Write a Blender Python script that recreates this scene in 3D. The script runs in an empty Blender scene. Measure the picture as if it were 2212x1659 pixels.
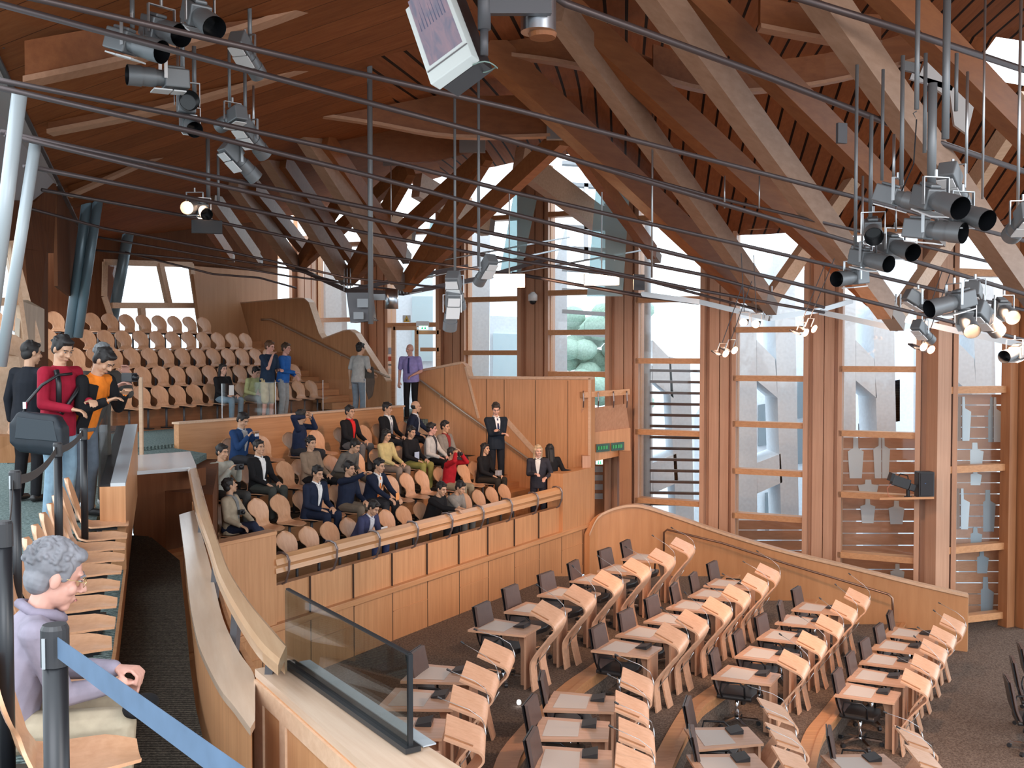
import bpy, bmesh, math, random
from mathutils import Vector, Matrix, noise
random.seed(7)
SC = bpy.context.scene
COL = SC.collection
# ---------------------------------------------------------------- camera
F, CX, CY, CAMZ = 2200.0, 1106.0, 829.5, 1.62
PITCH = math.atan(69.5 / F)
cam_d = bpy.data.cameras.new('camera'); cam = bpy.data.objects.new('camera', cam_d); COL.objects.link(cam)
cam_d.sensor_width = 36.0; cam_d.lens = F / 2212 * 36.0; cam_d.clip_end = 300; cam_d.clip_start = 0.05
cam.location = (0, 0, CAMZ); cam.rotation_euler = (math.pi / 2 - PITCH, 0, 0)
SC.camera = cam
# ---------------------------------------------------------------- view, sky, light
vs = SC.view_settings
vs.view_transform = 'Standard'; vs.look = 'None'; vs.exposure = 0.15; vs.gamma = 1.0; vs.use_curve_mapping = False
try:
    SC.cycles.max_bounces = 7; SC.cycles.diffuse_bounces = 4; SC.cycles.glossy_bounces = 3
    SC.cycles.transparent_max_bounces = 12; SC.cycles.transmission_bounces = 4
    SC.cycles.sample_clamp_indirect = 4.0; SC.cycles.caustics_reflective = False; SC.cycles.caustics_refractive = False
except Exception: pass
W = bpy.data.worlds.new('overcast_sky'); SC.world = W; W.use_nodes = True
nt = W.node_tree; nt.nodes.clear()
o = nt.nodes.new('ShaderNodeOutputWorld'); b = nt.nodes.new('ShaderNodeBackground')
tc = nt.nodes.new('ShaderNodeTexCoord'); sx = nt.nodes.new('ShaderNodeSeparateXYZ'); rp = nt.nodes.new('ShaderNodeValToRGB')
rp.color_ramp.elements[0].position = 0.42; rp.color_ramp.elements[0].color = (0.25, 0.28, 0.30, 1)
rp.color_ramp.elements[1].position = 0.56; rp.color_ramp.elements[1].color = (0.84, 0.93, 1.0, 1)
mr = nt.nodes.new('ShaderNodeMapRange'); mr.inputs[1].default_value = -1
nt.links.new(tc.outputs['Generated'], sx.inputs[0]); nt.links.new(sx.outputs['Z'], mr.inputs[0])
nt.links.new(mr.outputs[0], rp.inputs[0]); nt.links.new(rp.outputs[0], b.inputs[0]); nt.links.new(b.outputs[0], o.inputs[0])
b.inputs[1].default_value = 3.1
def area_light(name, loc, target, sx_, sy_, power, col):
    l = bpy.data.lights.new(name, 'AREA'); l.shape = 'RECTANGLE'; l.size = sx_; l.size_y = sy_; l.energy = power; l.color = col
    ob = bpy.data.objects.new(name, l); COL.objects.link(ob); ob.location = loc
    ob.rotation_euler = (Vector(target) - Vector(loc)).to_track_quat('-Z', 'Y').to_euler(); return ob
# added soft fill lights behind the viewer, standing in for windows not built
area_light('window_light', (8, -1.5, 4.2), (4, 15, -3), 6, 4, 420, (1.0, 0.87, 0.78))
area_light('window_light', (-2, -2.5, 3.6), (-2, 14, 0), 5, 3, 240, (0.95, 0.96, 1.0))

# ---------------------------------------------------------------- pixel -> place helpers (2212x1659 frame)
cp, sp = math.cos(PITCH), math.sin(PITCH)
def ray(px, py):
    a, c = (px - CX) / F, (CY - py) / F
    return Vector((a, cp + c * sp, -sp + c * cp))
def at(px, py, Y):
    d = ray(px, py); return Vector((0, 0, CAMZ)) + d * (Y / d.y)
def onz(px, py, z):
    d = ray(px, py); return Vector((0, 0, CAMZ)) + d * ((z - CAMZ) / d.z)
def onpl(px, py, p0, n):
    d = ray(px, py); c = Vector((0, 0, CAMZ)); return c + d * ((Vector(p0) - c).dot(n) / d.dot(n))
U2 = Vector((0.51, 0.86, 0)); N2 = Vector((-0.86, 0.51, 0)); F0 = Vector((-2.4, 14.7, 0))
def G(s, d, z=0.0): return F0 + U2 * s + N2 * d + Vector((0, 0, z))
Z3 = Vector((0, 0, 1))

# ---------------------------------------------------------------- materials
MATS = {}
def newmat(name):
    m = bpy.data.materials.new(name); m.use_nodes = True
    return m, m.node_tree, m.node_tree.nodes['Principled BSDF']
def plain(name, col, rough=0.5, metal=0.0, vary=0.0, emis=None, spec=None):
    if name in MATS: return MATS[name]
    m, t, p = newmat(name)
    p.inputs['Base Color'].default_value = (*col, 1); p.inputs['Roughness'].default_value = rough; p.inputs['Metallic'].default_value = metal
    if spec is not None: p.inputs['Specular IOR Level'].default_value = spec
    if vary:
        n = t.nodes.new('ShaderNodeTexNoise'); n.inputs['Scale'].default_value = 14; n.inputs['Detail'].default_value = 4
        tc = t.nodes.new('ShaderNodeTexCoord'); r = t.nodes.new('ShaderNodeValToRGB')
        r.color_ramp.elements[0].color = (*[c * (1 - vary) for c in col], 1); r.color_ramp.elements[1].color = (*[min(1, c * (1 + vary)) for c in col], 1)
        r.color_ramp.elements[0].position = .3; r.color_ramp.elements[1].position = .7
        t.links.new(tc.outputs['Object'], n.inputs[0]); t.links.new(n.outputs[0], r.inputs[0]); t.links.new(r.outputs[0], p.inputs['Base Color'])
    if emis:
        p.inputs['Emission Color'].default_value = (*emis[0], 1); p.inputs['Emission Strength'].default_value = emis[1]
    MATS[name] = m; return m
def wood(name, c0, c1, rz=0.0, ry=0.0, grain=(1.2, 30, 30), rough=0.42, seam=None, slot=None, fine=0.5):
    """grain runs along local X after rotating the coordinates by rz about Z (then ry about Y)."""
    if name in MATS: return MATS[name]
    m, t, p = newmat(name)
    tc = t.nodes.new('ShaderNodeTexCoord'); mp = t.nodes.new('ShaderNodeMapping'); mp.vector_type = 'POINT'
    mp.inputs['Rotation'].default_value = (0, ry, rz)
    sc = t.nodes.new('ShaderNodeVectorMath'); sc.operation = 'MULTIPLY'; sc.inputs[1].default_value = grain
    n = t.nodes.new('ShaderNodeTexNoise'); n.inputs['Scale'].default_value = 1.0; n.inputs['Detail'].default_value = 5; n.inputs['Roughness'].default_value = .6
    n2 = t.nodes.new('ShaderNodeTexNoise'); n2.inputs['Scale'].default_value = 0.7; n2.inputs['Detail'].default_value = 2
    r = t.nodes.new('ShaderNodeValToRGB'); r.color_ramp.elements[0].position = .5 - fine * .5; r.color_ramp.elements[1].position = .5 + fine * .5
    r.color_ramp.elements[0].color = (*c0, 1); r.color_ramp.elements[1].color = (*c1, 1)
    mx = t.nodes.new('ShaderNodeMix'); mx.data_type = 'RGBA'; mx.blend_type = 'MULTIPLY'; mx.inputs[0].default_value = .35
    L = t.links.new
    L(tc.outputs['Object'], mp.inputs[0]); L(mp.outputs[0], sc.inputs[0]); L(sc.outputs[0], n.inputs[0]); L(n.outputs[0], r.inputs[0])
    L(mp.outputs[0], n2.inputs[0]); L(r.outputs[0], mx.inputs[6]); L(n2.outputs[0], mx.inputs[7])
    out = mx.outputs[2]
    bright = t.nodes.new('ShaderNodeMix'); bright.data_type = 'RGBA'; bright.blend_type = 'MULTIPLY'; bright.inputs[0].default_value = 1
    bright.inputs[7].default_value = (1.2, 1.2, 1.2, 1); L(out, bright.inputs[6]); out = bright.outputs[2]
    def lines(axis, width, frac, strength, src):
        s = t.nodes.new('ShaderNodeSeparateXYZ'); L(mp.outputs[0], s.inputs[0])
        d = t.nodes.new('ShaderNodeMath'); d.operation = 'DIVIDE'; d.inputs[1].default_value = width; L(s.outputs[axis], d.inputs[0])
        f = t.nodes.new('ShaderNodeMath'); f.operation = 'FRACT'; L(d.outputs[0], f.inputs[0])
        l = t.nodes.new('ShaderNodeMath'); l.operation = 'LESS_THAN'; l.inputs[1].default_value = frac; L(f.outputs[0], l.inputs[0])
        fl = t.nodes.new('ShaderNodeMath'); fl.operation = 'FLOOR'; L(d.outputs[0], fl.inputs[0])
        wn = t.nodes.new('ShaderNodeTexWhiteNoise'); wn.noise_dimensions = '1D'; L(fl.outputs[0], wn.inputs['W'])
        mv = t.nodes.new('ShaderNodeMapRange'); mv.inputs[3].default_value = .86; mv.inputs[4].default_value = 1.08; L(wn.outputs[0], mv.inputs[0])
        mm = t.nodes.new('ShaderNodeMix'); mm.data_type = 'RGBA'; mm.blend_type = 'MULTIPLY'; mm.inputs[0].default_value = 1; L(src, mm.inputs[6]); L(mv.outputs[0], mm.inputs[7])
        m2 = t.nodes.new('ShaderNodeMix'); m2.data_type = 'RGBA'; m2.inputs[7].default_value = (c0[0] * (1 - strength), c0[1] * (1 - strength), c0[2] * (1 - strength), 1)
        L(l.outputs[0], m2.inputs[0]); L(mm.outputs[2], m2.inputs[6]); return m2.outputs[2]
    if seam: out = lines(seam[0], seam[1], seam[2], seam[3], out)
    if slot: out = lines(slot[0], slot[1], slot[2], slot[3], out)
    L(out, p.inputs['Base Color']); p.inputs['Roughness'].default_value = rough
    p.inputs['Specular IOR Level'].default_value = .4 if rough < .8 else .12
    MATS[name] = m; return m
AU = math.atan2(0.86, 0.51)   # heading of the gallery rows
OAK0, OAK1 = (.46, .215, .095), (.62, .32, .155)
M_oak = wood('oak_panel', OAK0, OAK1, ry=math.pi / 2, grain=(1.0, 22, 22))
M_oakh = wood('oak_along', OAK0, OAK1, rz=-AU, grain=(1.0, 26, 26))
M_oakx = wood('oak_grain_x', OAK0, OAK1, grain=(1.2, 30, 30))
M_oakz = wood('oak_grain_z', (.46, .245, .15), (.58, .335, .22), ry=math.pi / 2, grain=(.8, 26, 26))
M_pale = wood('pale_sycamore', (.56, .35, .22), (.70, .48, .33), grain=(1.5, 24, 24), rough=.38)
M_seat = wood('seat_plywood', (.53, .28, .155), (.66, .38, .23), grain=(24, 24, 2.0), rough=.3)
M_desk = wood('desk_veneer', (.58, .32, .195), (.72, .44, .30), grain=(2, 22, 22), rough=.3)
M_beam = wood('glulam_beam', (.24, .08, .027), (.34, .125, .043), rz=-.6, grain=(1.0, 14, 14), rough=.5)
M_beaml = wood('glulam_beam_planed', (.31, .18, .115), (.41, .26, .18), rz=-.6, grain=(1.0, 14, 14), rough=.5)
M_ceil = wood('ceiling_boards', (.22, .064, .02), (.34, .118, .04), rz=.35, grain=(.7, 13, 13), rough=.85, seam=(1, .62, .02, .7), fine=.6)
M_slat = wood('slotted_ceiling', (.22, .07, .025), (.32, .11, .042), rz=1.68, grain=(.7, 16, 16), rough=.85, slot=(1, .27, .16, .93))
M_fascia = wood('fascia_board', (.20, .062, .02), (.30, .105, .036), rz=.2, grain=(.6, 12, 12), rough=.45)
M_edge = wood('pale_edge_board', (.42, .22, .13), (.52, .29, .18), rz=.35, grain=(.8, 20, 20), rough=.5)
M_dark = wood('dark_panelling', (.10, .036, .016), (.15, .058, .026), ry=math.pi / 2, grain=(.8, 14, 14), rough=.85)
M_carpet = None
def carpet(name, a, b_, scale=55, ribs=None):
    m, t, p = newmat(name); L = t.links.new
    tc = t.nodes.new('ShaderNodeTexCoord'); n = t.nodes.new('ShaderNodeTexNoise'); n.inputs['Scale'].default_value = scale; n.inputs['Detail'].default_value = 6
    n.inputs['Roughness'].default_value = .8
    r = t.nodes.new('ShaderNodeValToRGB'); r.color_ramp.elements[0].position = .4; r.color_ramp.elements[1].position = .6
    r.color_ramp.elements[0].color = (*a, 1); r.color_ramp.elements[1].color = (*b_, 1)
    L(tc.outputs['Object'], n.inputs[0]); L(n.outputs[0], r.inputs[0]); out = r.outputs[0]
    if ribs:
        mp = t.nodes.new('ShaderNodeMapping'); mp.inputs['Rotation'].default_value = (0, 0, ribs[0]); L(tc.outputs['Object'], mp.inputs[0])
        w = t.nodes.new('ShaderNodeTexWave'); w.inputs['Scale'].default_value = ribs[1]; w.inputs['Distortion'].default_value = 2.5; w.inputs['Detail Scale'].default_value = 6; L(mp.outputs[0], w.inputs[0])
        mx = t.nodes.new('ShaderNodeMix'); mx.data_type = 'RGBA'; mx.blend_type = 'MULTIPLY'; mx.inputs[0].default_value = .7
        L(out, mx.inputs[6]); L(w.outputs[0], mx.inputs[7]); out = mx.outputs[2]
    L(out, p.inputs['Base Color']); p.inputs['Roughness'].default_value = .95; p.inputs['Specular IOR Level'].default_value = .1
    return m
M_carpet = carpet('chamber_carpet', (.085, .060, .048), (.22, .17, .14), 34)
M_carpetg = carpet('walkway_carpet', (.10, .15, .15), (.30, .38, .36), 40, ribs=(1.2, 7))
M_carpetd = carpet('aisle_carpet', (.035, .03, .025), (.11, .095, .075), 60, ribs=(1.57, 9))
M_steel = plain('brushed_steel', (.52, .54, .56), .38, .9)
M_tube = plain('steel_rod', (.11, .085, .085), .42, .5)
M_black = plain('black_metal', (.012, .013, .016), .35, .2)
M_blackp = plain('black_plastic', (.02, .02, .023), .45)
M_grey = plain('lamp_housing_grey', (.22, .235, .25), .45, .4)
M_greyd = plain('lamp_housing_dark', (.10, .10, .11), .5, .3)
M_white = plain('white_paint', (.78, .79, .80), .5)
M_colpaint = plain('pale_column_paint', (.42, .47, .50), .35, .1)
M_coldark = plain('slate_blue_column_paint', (.16, .24, .29), .3, .2)
M_conc = plain('pale_concrete', (.76, .80, .84), .8, 0, .06)
M_concd = plain('grey_concrete', (.38, .41, .44), .8, 0, .06)
M_leather = plain('brown_leather', (.085, .05, .042), .42, 0, .1)
M_seatblack = plain('black_leather', (.018, .017, .018), .4)
M_pad = plain('pale_leather_inlay', (.62, .55, .50), .5)
M_silver = plain('polished_silver', (.75, .77, .8), .15, 1.0)
M_shelf = wood('lacquered_shelf', (.50, .36, .26), (.60, .46, .35), rz=-1.9, grain=(1, 12, 12), rough=.16)
M_rail = wood('lacquered_rail', (.50, .31, .18), (.62, .42, .26), rz=-1.9, grain=(1, 20, 20), rough=.16)
def glass(name, tint, refl=.08, dens=.0):
    m, t, p = newmat(name); t.nodes.remove(p); L = t.links.new
    out = t.nodes['Material Output']; tr = t.nodes.new('ShaderNodeBsdfTransparent'); tr.inputs[0].default_value = (*tint, 1)
    gl = t.nodes.new('ShaderNodeBsdfGlossy'); gl.inputs['Roughness'].default_value = .03
    df = t.nodes.new('ShaderNodeBsdfDiffuse'); df.inputs[0].default_value = (*[min(1, c * .9) for c in tint], 1)
    lw_ = t.nodes.new('ShaderNodeLayerWeight'); lw_.inputs[0].default_value = .5
    pw = t.nodes.new('ShaderNodeMath'); pw.operation = 'POWER'; pw.inputs[1].default_value = 4
    fr = t.nodes.new('ShaderNodeMath'); fr.operation = 'MULTIPLY_ADD'; fr.inputs[1].default_value = .4; fr.inputs[2].default_value = .03
    L(lw_.outputs['Facing'], pw.inputs[0]); L(pw.outputs[0], fr.inputs[0])
    m1 = t.nodes.new('ShaderNodeMixShader'); m2 = t.nodes.new('ShaderNodeMixShader'); m2.inputs[0].default_value = dens
    L(fr.outputs[0], m1.inputs[0]); L(tr.outputs[0], m1.inputs[1]); L(gl.outputs[0], m1.inputs[2]); L(m1.outputs[0], m2.inputs[1]); L(df.outputs[0], m2.inputs[2])
    L(m2.outputs[0], out.inputs[0]); return m
M_glass = glass('clear_glass', (.97, .99, 1.0))
M_glassg = glass('greenish_glass', (.80, .92, .93), dens=.12)
M_glassd = glass('smoky_glass', (.70, .74, .74))
M_frost = glass('frosted_glass', (.70, .84, .86), dens=.45)

# ---------------------------------------------------------------- mesh building
class MB:
    def __init__(s): s.v = []; s.f = []; s.mi = []; s.cur = 0
    def add(s, vs, fs):
        o = len(s.v); s.v += [Vector(v) for v in vs]; s.f += [[o + i for i in f] for f in fs]; s.mi += [s.cur] * len(fs)
    def hexa(s, p):      # 8 points: 0-3 bottom loop, 4-7 top loop
        s.add(p, [(0, 3, 2, 1), (4, 5, 6, 7), (0, 1, 5, 4), (1, 2, 6, 5), (2, 3, 7, 6), (3, 0, 4, 7)])
    def box(s, c, sz, R=None):
        c = Vector(c); hx, hy, hz = sz[0] / 2, sz[1] / 2, sz[2] / 2
        P = [Vector(q) for q in ((-hx, -hy, -hz), (hx, -hy, -hz), (hx, hy, -hz), (-hx, hy, -hz), (-hx, -hy, hz), (hx, -hy, hz), (hx, hy, hz), (-hx, hy, hz))]
        s.hexa([c + (R @ q if R else q) for q in P])
    def prism(s, poly, ext):     # closed polygon of 3-D points extruded by vector
        n = len(poly); ext = Vector(ext)
        s.add([Vector(p) for p in poly] + [Vector(p) + ext for p in poly],
              [tuple(range(n))[::-1], tuple(range(n, 2 * n))] + [(i, (i + 1) % n, n + (i + 1) % n, n + i) for i in range(n)])
    def beam(s, a, b_, w, h, up=Z3):
        a, b_ = Vector(a), Vector(b_); d = (b_ - a).normalized(); x = d.cross(up)
        if x.length < 1e-4: x = Vector((1, 0, 0))
        x.normalize(); y = x.cross(d).normalized()
        x *= w / 2; y *= h / 2
        s.hexa([a - x - y, a + x - y, b_ + x - y, b_ - x - y, a - x + y, a + x + y, b_ + x + y, b_ - x + y])
    def tube(s, pts, r, seg=8, cap=True):
        pts = [Vector(p) for p in pts]; n = len(pts)
        rs = r if isinstance(r, (list, tuple)) else [r] * n
        o = len(s.v); up = None
        for i, p in enumerate(pts):
            d = (pts[min(i + 1, n - 1)] - pts[max(i - 1, 0)]).normalized()
            if up is None: up = Vector((0, 0, 1)) if abs(d.z) < .9 else Vector((1, 0, 0))
            x = d.cross(up); x.normalize(); y = x.cross(d).normalized(); up = y
            for k in range(seg):
                a = 2 * math.pi * k / seg; s.v.append(p + (x * math.cos(a) + y * math.sin(a)) * rs[i])
        for i in range(n - 1):
            for k in range(seg):
                s.f.append([o + i * seg + k, o + i * seg + (k + 1) % seg, o + (i + 1) * seg + (k + 1) % seg, o + (i + 1) * seg + k]); s.mi.append(s.cur)
        if cap:
            s.f.append([o + k for k in range(seg)][::-1]); s.mi.append(s.cur)
            s.f.append([o + (n - 1) * seg + k for k in range(seg)]); s.mi.append(s.cur)
    def ribbon(s, pts, side, th):   # pts: centre line; side(i): half-width vector; th(i): thickness vector
        n = len(pts); o = len(s.v)
        for i, p in enumerate(pts):
            p = Vector(p); a = side(i) if callable(side) else side; t = th(i) if callable(th) else th
            s.v += [p - a, p + a, p + a + t, p - a + t]
        for i in range(n - 1):
            q = o + i * 4
            for k in range(4):
                s.f.append([q + k, q + (k + 1) % 4, q + 4 + (k + 1) % 4, q + 4 + k]); s.mi.append(s.cur)
        s.f.append([o + 3, o + 2, o + 1, o]); s.f.append([o + (n - 1) * 4 + k for k in range(4)]); s.mi += [s.cur] * 2
    def sweep(s, A, B):      # two equal-length polylines of section loops already given as lists of loops
        pass
    def loft(s, loops, cap=True):
        n = len(loops[0]); o = len(s.v)
        for l in loops: s.v += [Vector(p) for p in l]
        for i in range(len(loops) - 1):
            for k in range(n):
                s.f.append([o + i * n + k, o + i * n + (k + 1) % n, o + (i + 1) * n + (k + 1) % n, o + (i + 1) * n + k]); s.mi.append(s.cur)
        if cap:
            s.f.append([o + k for k in range(n)][::-1]); s.f.append([o + (len(loops) - 1) * n + k for k in range(n)]); s.mi += [s.cur] * 2
    def ball(s, c, r, seg=12, rings=8, R=None):
        c = Vector(c); r = r if isinstance(r, (tuple, list)) else (r, r, r); o = len(s.v)
        s.v.append(c + (R @ Vector((0, 0, -r[2])) if R else Vector((0, 0, -r[2]))))
        for i in range(1, rings):
            t = math.pi * i / rings
            for k in range(seg):
                a = 2 * math.pi * k / seg; q = Vector((r[0] * math.sin(t) * math.cos(a), r[1] * math.sin(t) * math.sin(a), -r[2] * math.cos(t)))
                s.v.append(c + (R @ q if R else q))
        s.v.append(c + (R @ Vector((0, 0, r[2])) if R else Vector((0, 0, r[2])))); top = len(s.v) - 1
        for k in range(seg):
            s.f.append([o, o + 1 + (k + 1) % seg, o + 1 + k]); s.mi.append(s.cur)
            for i in range(rings - 2):
                q = o + 1 + i * seg; s.f.append([q + k, q + (k + 1) % seg, q + seg + (k + 1) % seg, q + seg + k]); s.mi.append(s.cur)
            q = o + 1 + (rings - 2) * seg; s.f.append([q + k, q + (k + 1) % seg, top]); s.mi.append(s.cur)
    def build(s, name, mat, parent=None, smooth=False, bevel=0, fix=True):
        me = bpy.data.meshes.new(name); me.from_pydata([tuple(v) for v in s.v], [], s.f)
        for m in (mat if isinstance(mat, (list, tuple)) else [mat]): me.materials.append(m)
        me.polygons.foreach_set('material_index', s.mi)
        if fix:
            bm = bmesh.new(); bm.from_mesh(me); bmesh.ops.recalc_face_normals(bm, faces=bm.faces); bm.to_mesh(me); bm.free()
        if smooth: me.polygons.foreach_set('use_smooth', [True] * len(me.polygons))
        me.update()
        ob = bpy.data.objects.new(name, me); COL.objects.link(ob)
        if parent: ob.parent = parent
        if bevel:
            bv = ob.modifiers.new('bevel', 'BEVEL'); bv.width = bevel; bv.segments = 2; bv.limit_method = 'ANGLE'
        return ob
def tag(ob, label=None, cat=None, group=None, kind=None):
    if label: ob['label'] = label
    if cat: ob['category'] = cat
    if group: ob['group'] = group
    if kind: ob['kind'] = kind
    return ob
def empty(name, loc=(0, 0, 0), rz=0.0):
    ob = bpy.data.objects.new(name, None); COL.objects.link(ob); ob.location = loc; ob.rotation_euler = (0, 0, rz); ob.empty_display_size = .1
    return ob
def struct(mb, name, mat, **k): return tag(mb.build(name, mat, **k), kind='structure')
def copy_tree(o, parent=None):
    c = o.copy(); COL.objects.link(c)
    if parent: c.parent = parent
    for ch in list(o.children): copy_tree(ch, c)
    return c
ORD = ['first', 'second', 'third', 'fourth', 'fifth', 'sixth', 'seventh', 'eighth', 'ninth', 'tenth', 'eleventh', 'twelfth', 'thirteenth', 'fourteenth', 'fifteenth', 'sixteenth']
# ================================================================ THE SETTING
ZA, ZB, ZC, ZD = -2.85, -3.2, -3.6, -3.98
# arcs of desks: (px, py) of the lectern tops, floor level
ARCS = {
 'A2': ([(1173,1326),(1241,1289),(1303,1256),(1365,1228),(1420,1206),(1465,1181)], ZA),
 'A1': ([(1058,1416),(1021,1467),(997,1522),(987,1590)], ZA),
 'B2': ([(1439,1374),(1484,1344),(1538,1315),(1580,1286),(1621,1261),(1649,1238)], ZB),
 'B1': ([(1362,1478),(1350,1531),(1359,1593),(1354,1653)], ZB),
 'C2': ([(1702,1433),(1742,1390),(1781,1352),(1813,1320),(1842,1292)], ZC),
 'C1': ([(1666,1542),(1685,1599),(1702,1653)], ZC),
 'D2': ([(1967,1474),(1987,1440),(2006,1406),(2026,1376),(2048,1349)], ZD),
 'D1': ([(1965,1602),(1989,1646)], ZD)}
POS = {k: [onz(px, py, z + 1.0) for px, py in L_] for k, (L_, z) in ARCS.items()}
def smooth_path(pts, n=6):
    out = []
    P = [pts[0]] + pts + [pts[-1]]
    for i in range(1, len(P) - 2):
        for k in range(n):
            t = k / n; a, b1, c, d = P[i - 1], P[i], P[i + 1], P[i + 2]
            out.append(.5 * ((2 * b1) + (c - a) * t + (2 * a - 5 * b1 + 4 * c - d) * t * t + (3 * b1 - a - 3 * c + d) * t ** 3))
    out.append(P[-2]); return out
def edge_line(g1, g2, off, z):
    pts = [Vector((p.x, p.y, 0)) for p in reversed(g1)] + [Vector((p.x, p.y, 0)) for p in g2]
    a = pts[0] + (pts[0] - pts[1]).normalized() * 4.0; b1 = pts[-1] + (pts[-1] - pts[-2]).normalized() * 2.6
    pts = [a] + pts + [b1]; sm = smooth_path(pts, 4); out = []
    for i, p in enumerate(sm):
        d = (sm[min(i + 1, len(sm) - 1)] - sm[max(i - 1, 0)]).normalized(); out.append(p + Vector((d.y, -d.x, 0)) * off + Z3 * z)
    return out
b = MB(); b.box((6, 12, ZD - .1), (24, 24, .2)); struct(b, 'floor', M_carpet)
for nm, (g1, g2, z) in {'A': ('A1', 'A2', ZA), 'B': ('B1', 'B2', ZB), 'C': ('C1', 'C2', ZC)}.items():
    e = edge_line(POS[g1], POS[g2], .42, z)
    b = MB(); zb = {'A': ZB, 'B': ZC, 'C': ZD}[nm]
    for i in range(len(e) - 1):
        l0 = Vector((-6, e[i].y + 0, z)); l1 = Vector((-6, e[i + 1].y, z))
        b.add([l0, l1, e[i + 1], e[i]], [(0, 3, 2, 1)])
    struct(b, 'floor', M_carpet)
    b = MB(); b.ribbon(e, lambda i: Vector((.045, 0, 0)), lambda i: Vector((0, 0, .035)))
    b.ribbon([p - Z3 * .13 for p in e], lambda i: Vector((.012, 0, 0)), lambda i: Vector((0, 0, .13)))
    e2 = edge_line(POS[g1], POS[g2], .31, z + .004); b.ribbon(e2, lambda i: Vector((.10, -.045, 0)), Z3 * .012)
    struct(b, 'trim_%d' % ('ABC'.index(nm) + 1), M_oakx)
    b = MB(); b.ribbon([p - Z3 * (z - zb + .01) + Vector((-.02, 0, 0)) for p in e], Vector((.01, 0, 0)), Z3 * (z - zb)); struct(b, 'floor_riser', M_carpet)
# white round step lights in the kerbs
def small_disc(px, py, z, nm, lab):
    p = onz(px, py, z); p = at(px, py, p.y - .45); b = MB(); b.tube([p + Vector((0, .02, 0)), p + Vector((0, -.02, 0))], .028, 12)
    tag(b.build(nm, plain('step_light_glow', (1, 1, 1), .4, emis=((.9, .95, 1), 5))), lab, 'light')
small_disc(1121, 1517, ZA - .1, 'step_light', 'small round white step light in the kerb below the nearest desks')
small_disc(1398, 1568, ZB + .35, 'step_light', 'small round white step light between the second and third desk arcs')

# ---------------------------------------------------------------- gallery
zt = [-1.9, -1.51, -1.12, -.73]; db = [0, 1.22, 2.07, 2.92, 4.12]
def Lft(d): return -2.6 + .75 * d
b = MB()
for k in range(4):
    b.prism([G(Lft(db[k]), max(.1, db[k]), zt[k] - .6), G(Lft(db[k]), db[k + 1], zt[k] - .6), G(8, db[k + 1], zt[k] - .6), G(8, max(.1, db[k]), zt[k] - .6)], (0, 0, .6))
struct(b, 'floor', M_carpetd)
b = MB()
for k in range(1, 4):
    b.prism([G(Lft(db[k]), db[k] - .012, zt[k - 1]), G(8, db[k] - .012, zt[k - 1]), G(8, db[k] + .004, zt[k - 1]), G(Lft(db[k]), db[k] + .004, zt[k - 1])], (0, 0, .385))
struct(b, 'trim_4', M_oakh)
# steps beside the stair wall
b = MB()
for k in range(1, 4):
    for j, dz in ((1, .13), (2, .26)):
        b.prism([G(6.9, db[k] - .9 + .3 * j, zt[k - 1]), G(8, db[k] - .9 + .3 * j, zt[k - 1]), G(8, db[k], zt[k - 1]), G(6.9, db[k], zt[k - 1])], (0, 0, dz))
struct(b, 'trim_5', M_oakh)
# panelled front wall of the gallery
b = MB(); b.prism([G(-9, 0, ZA - .2), G(8, 0, ZA - .2), G(8, .16, ZA - .2), G(-9, .16, ZA - .2)], (0, 0, -2.06 - ZA + .2))
b.prism([G(-9, .03, -2.06), G(8, .03, -2.06), G(8, .16, -2.06), G(-9, .16, -2.06)], (0, 0, .56))
wf = struct(b, 'wall_gallery_front', M_oak)
b = MB()
for i in range(-7, 9):     # joints between panels
    s = i * .93 + .15
    if s < 7.9:
        b.prism([G(s, -.004, ZA), G(s + .012, -.004, ZA), G(s + .012, .02, ZA), G(s, .02, ZA)], (0, 0, 1.36))
M_joint = plain('panel_joint', (.05, .028, .018), .8)
struct(b, 'trim_6', M_joint)
b = MB(); b.prism([G(-9, -.07, -2.08), G(8, -.07, -2.08), G(8, .05, -2.08), G(-9, .05, -2.08)], (0, 0, .085)); struct(b, 'trim_7', M_oakh, bevel=.008)
# raised panels in the lower front (every second bay)
b = MB()
for i in range(-3, 8):
    s = i * .93 + .17
    b.prism([G(s, -.012, -2.4 if i % 2 else -2.12), G(s + .9, -.012, -2.4 if i % 2 else -2.12), G(s + .9, 0, -2.4 if i % 2 else -2.12), G(s, 0, -2.4 if i % 2 else -2.12)], (0, 0, .012 if i % 2 else .008))
struct(b, 'trim_8', M_oakh)
# solid ends of the parapet
b = MB(); b.prism([G(-3.6, -.03, -2.0), G(-1.47, -.03, -2.0), G(-1.47, .14, -2.0), G(-3.6, .14, -2.0)], (0, 0, 1.22)); struct(b, 'wall_gallery_left', M_oak)
b = MB(); b.prism([G(-3.6, -.05, -.80), G(-1.47, -.05, -.80), G(-1.47, .16, -.80), G(-3.6, .16, -.80)], (0, 0, .05)); struct(b, 'trim_9', M_oakh, bevel=.006)
b = MB(); b.prism([G(6.62, -.05, -2.05), G(8.06, -.05, -2.05), G(8.06, .3, -2.05), G(6.62, .3, -2.05)], (0, 0, 1.22)); struct(b, 'wall_gallery_right', M_oak)
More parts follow.
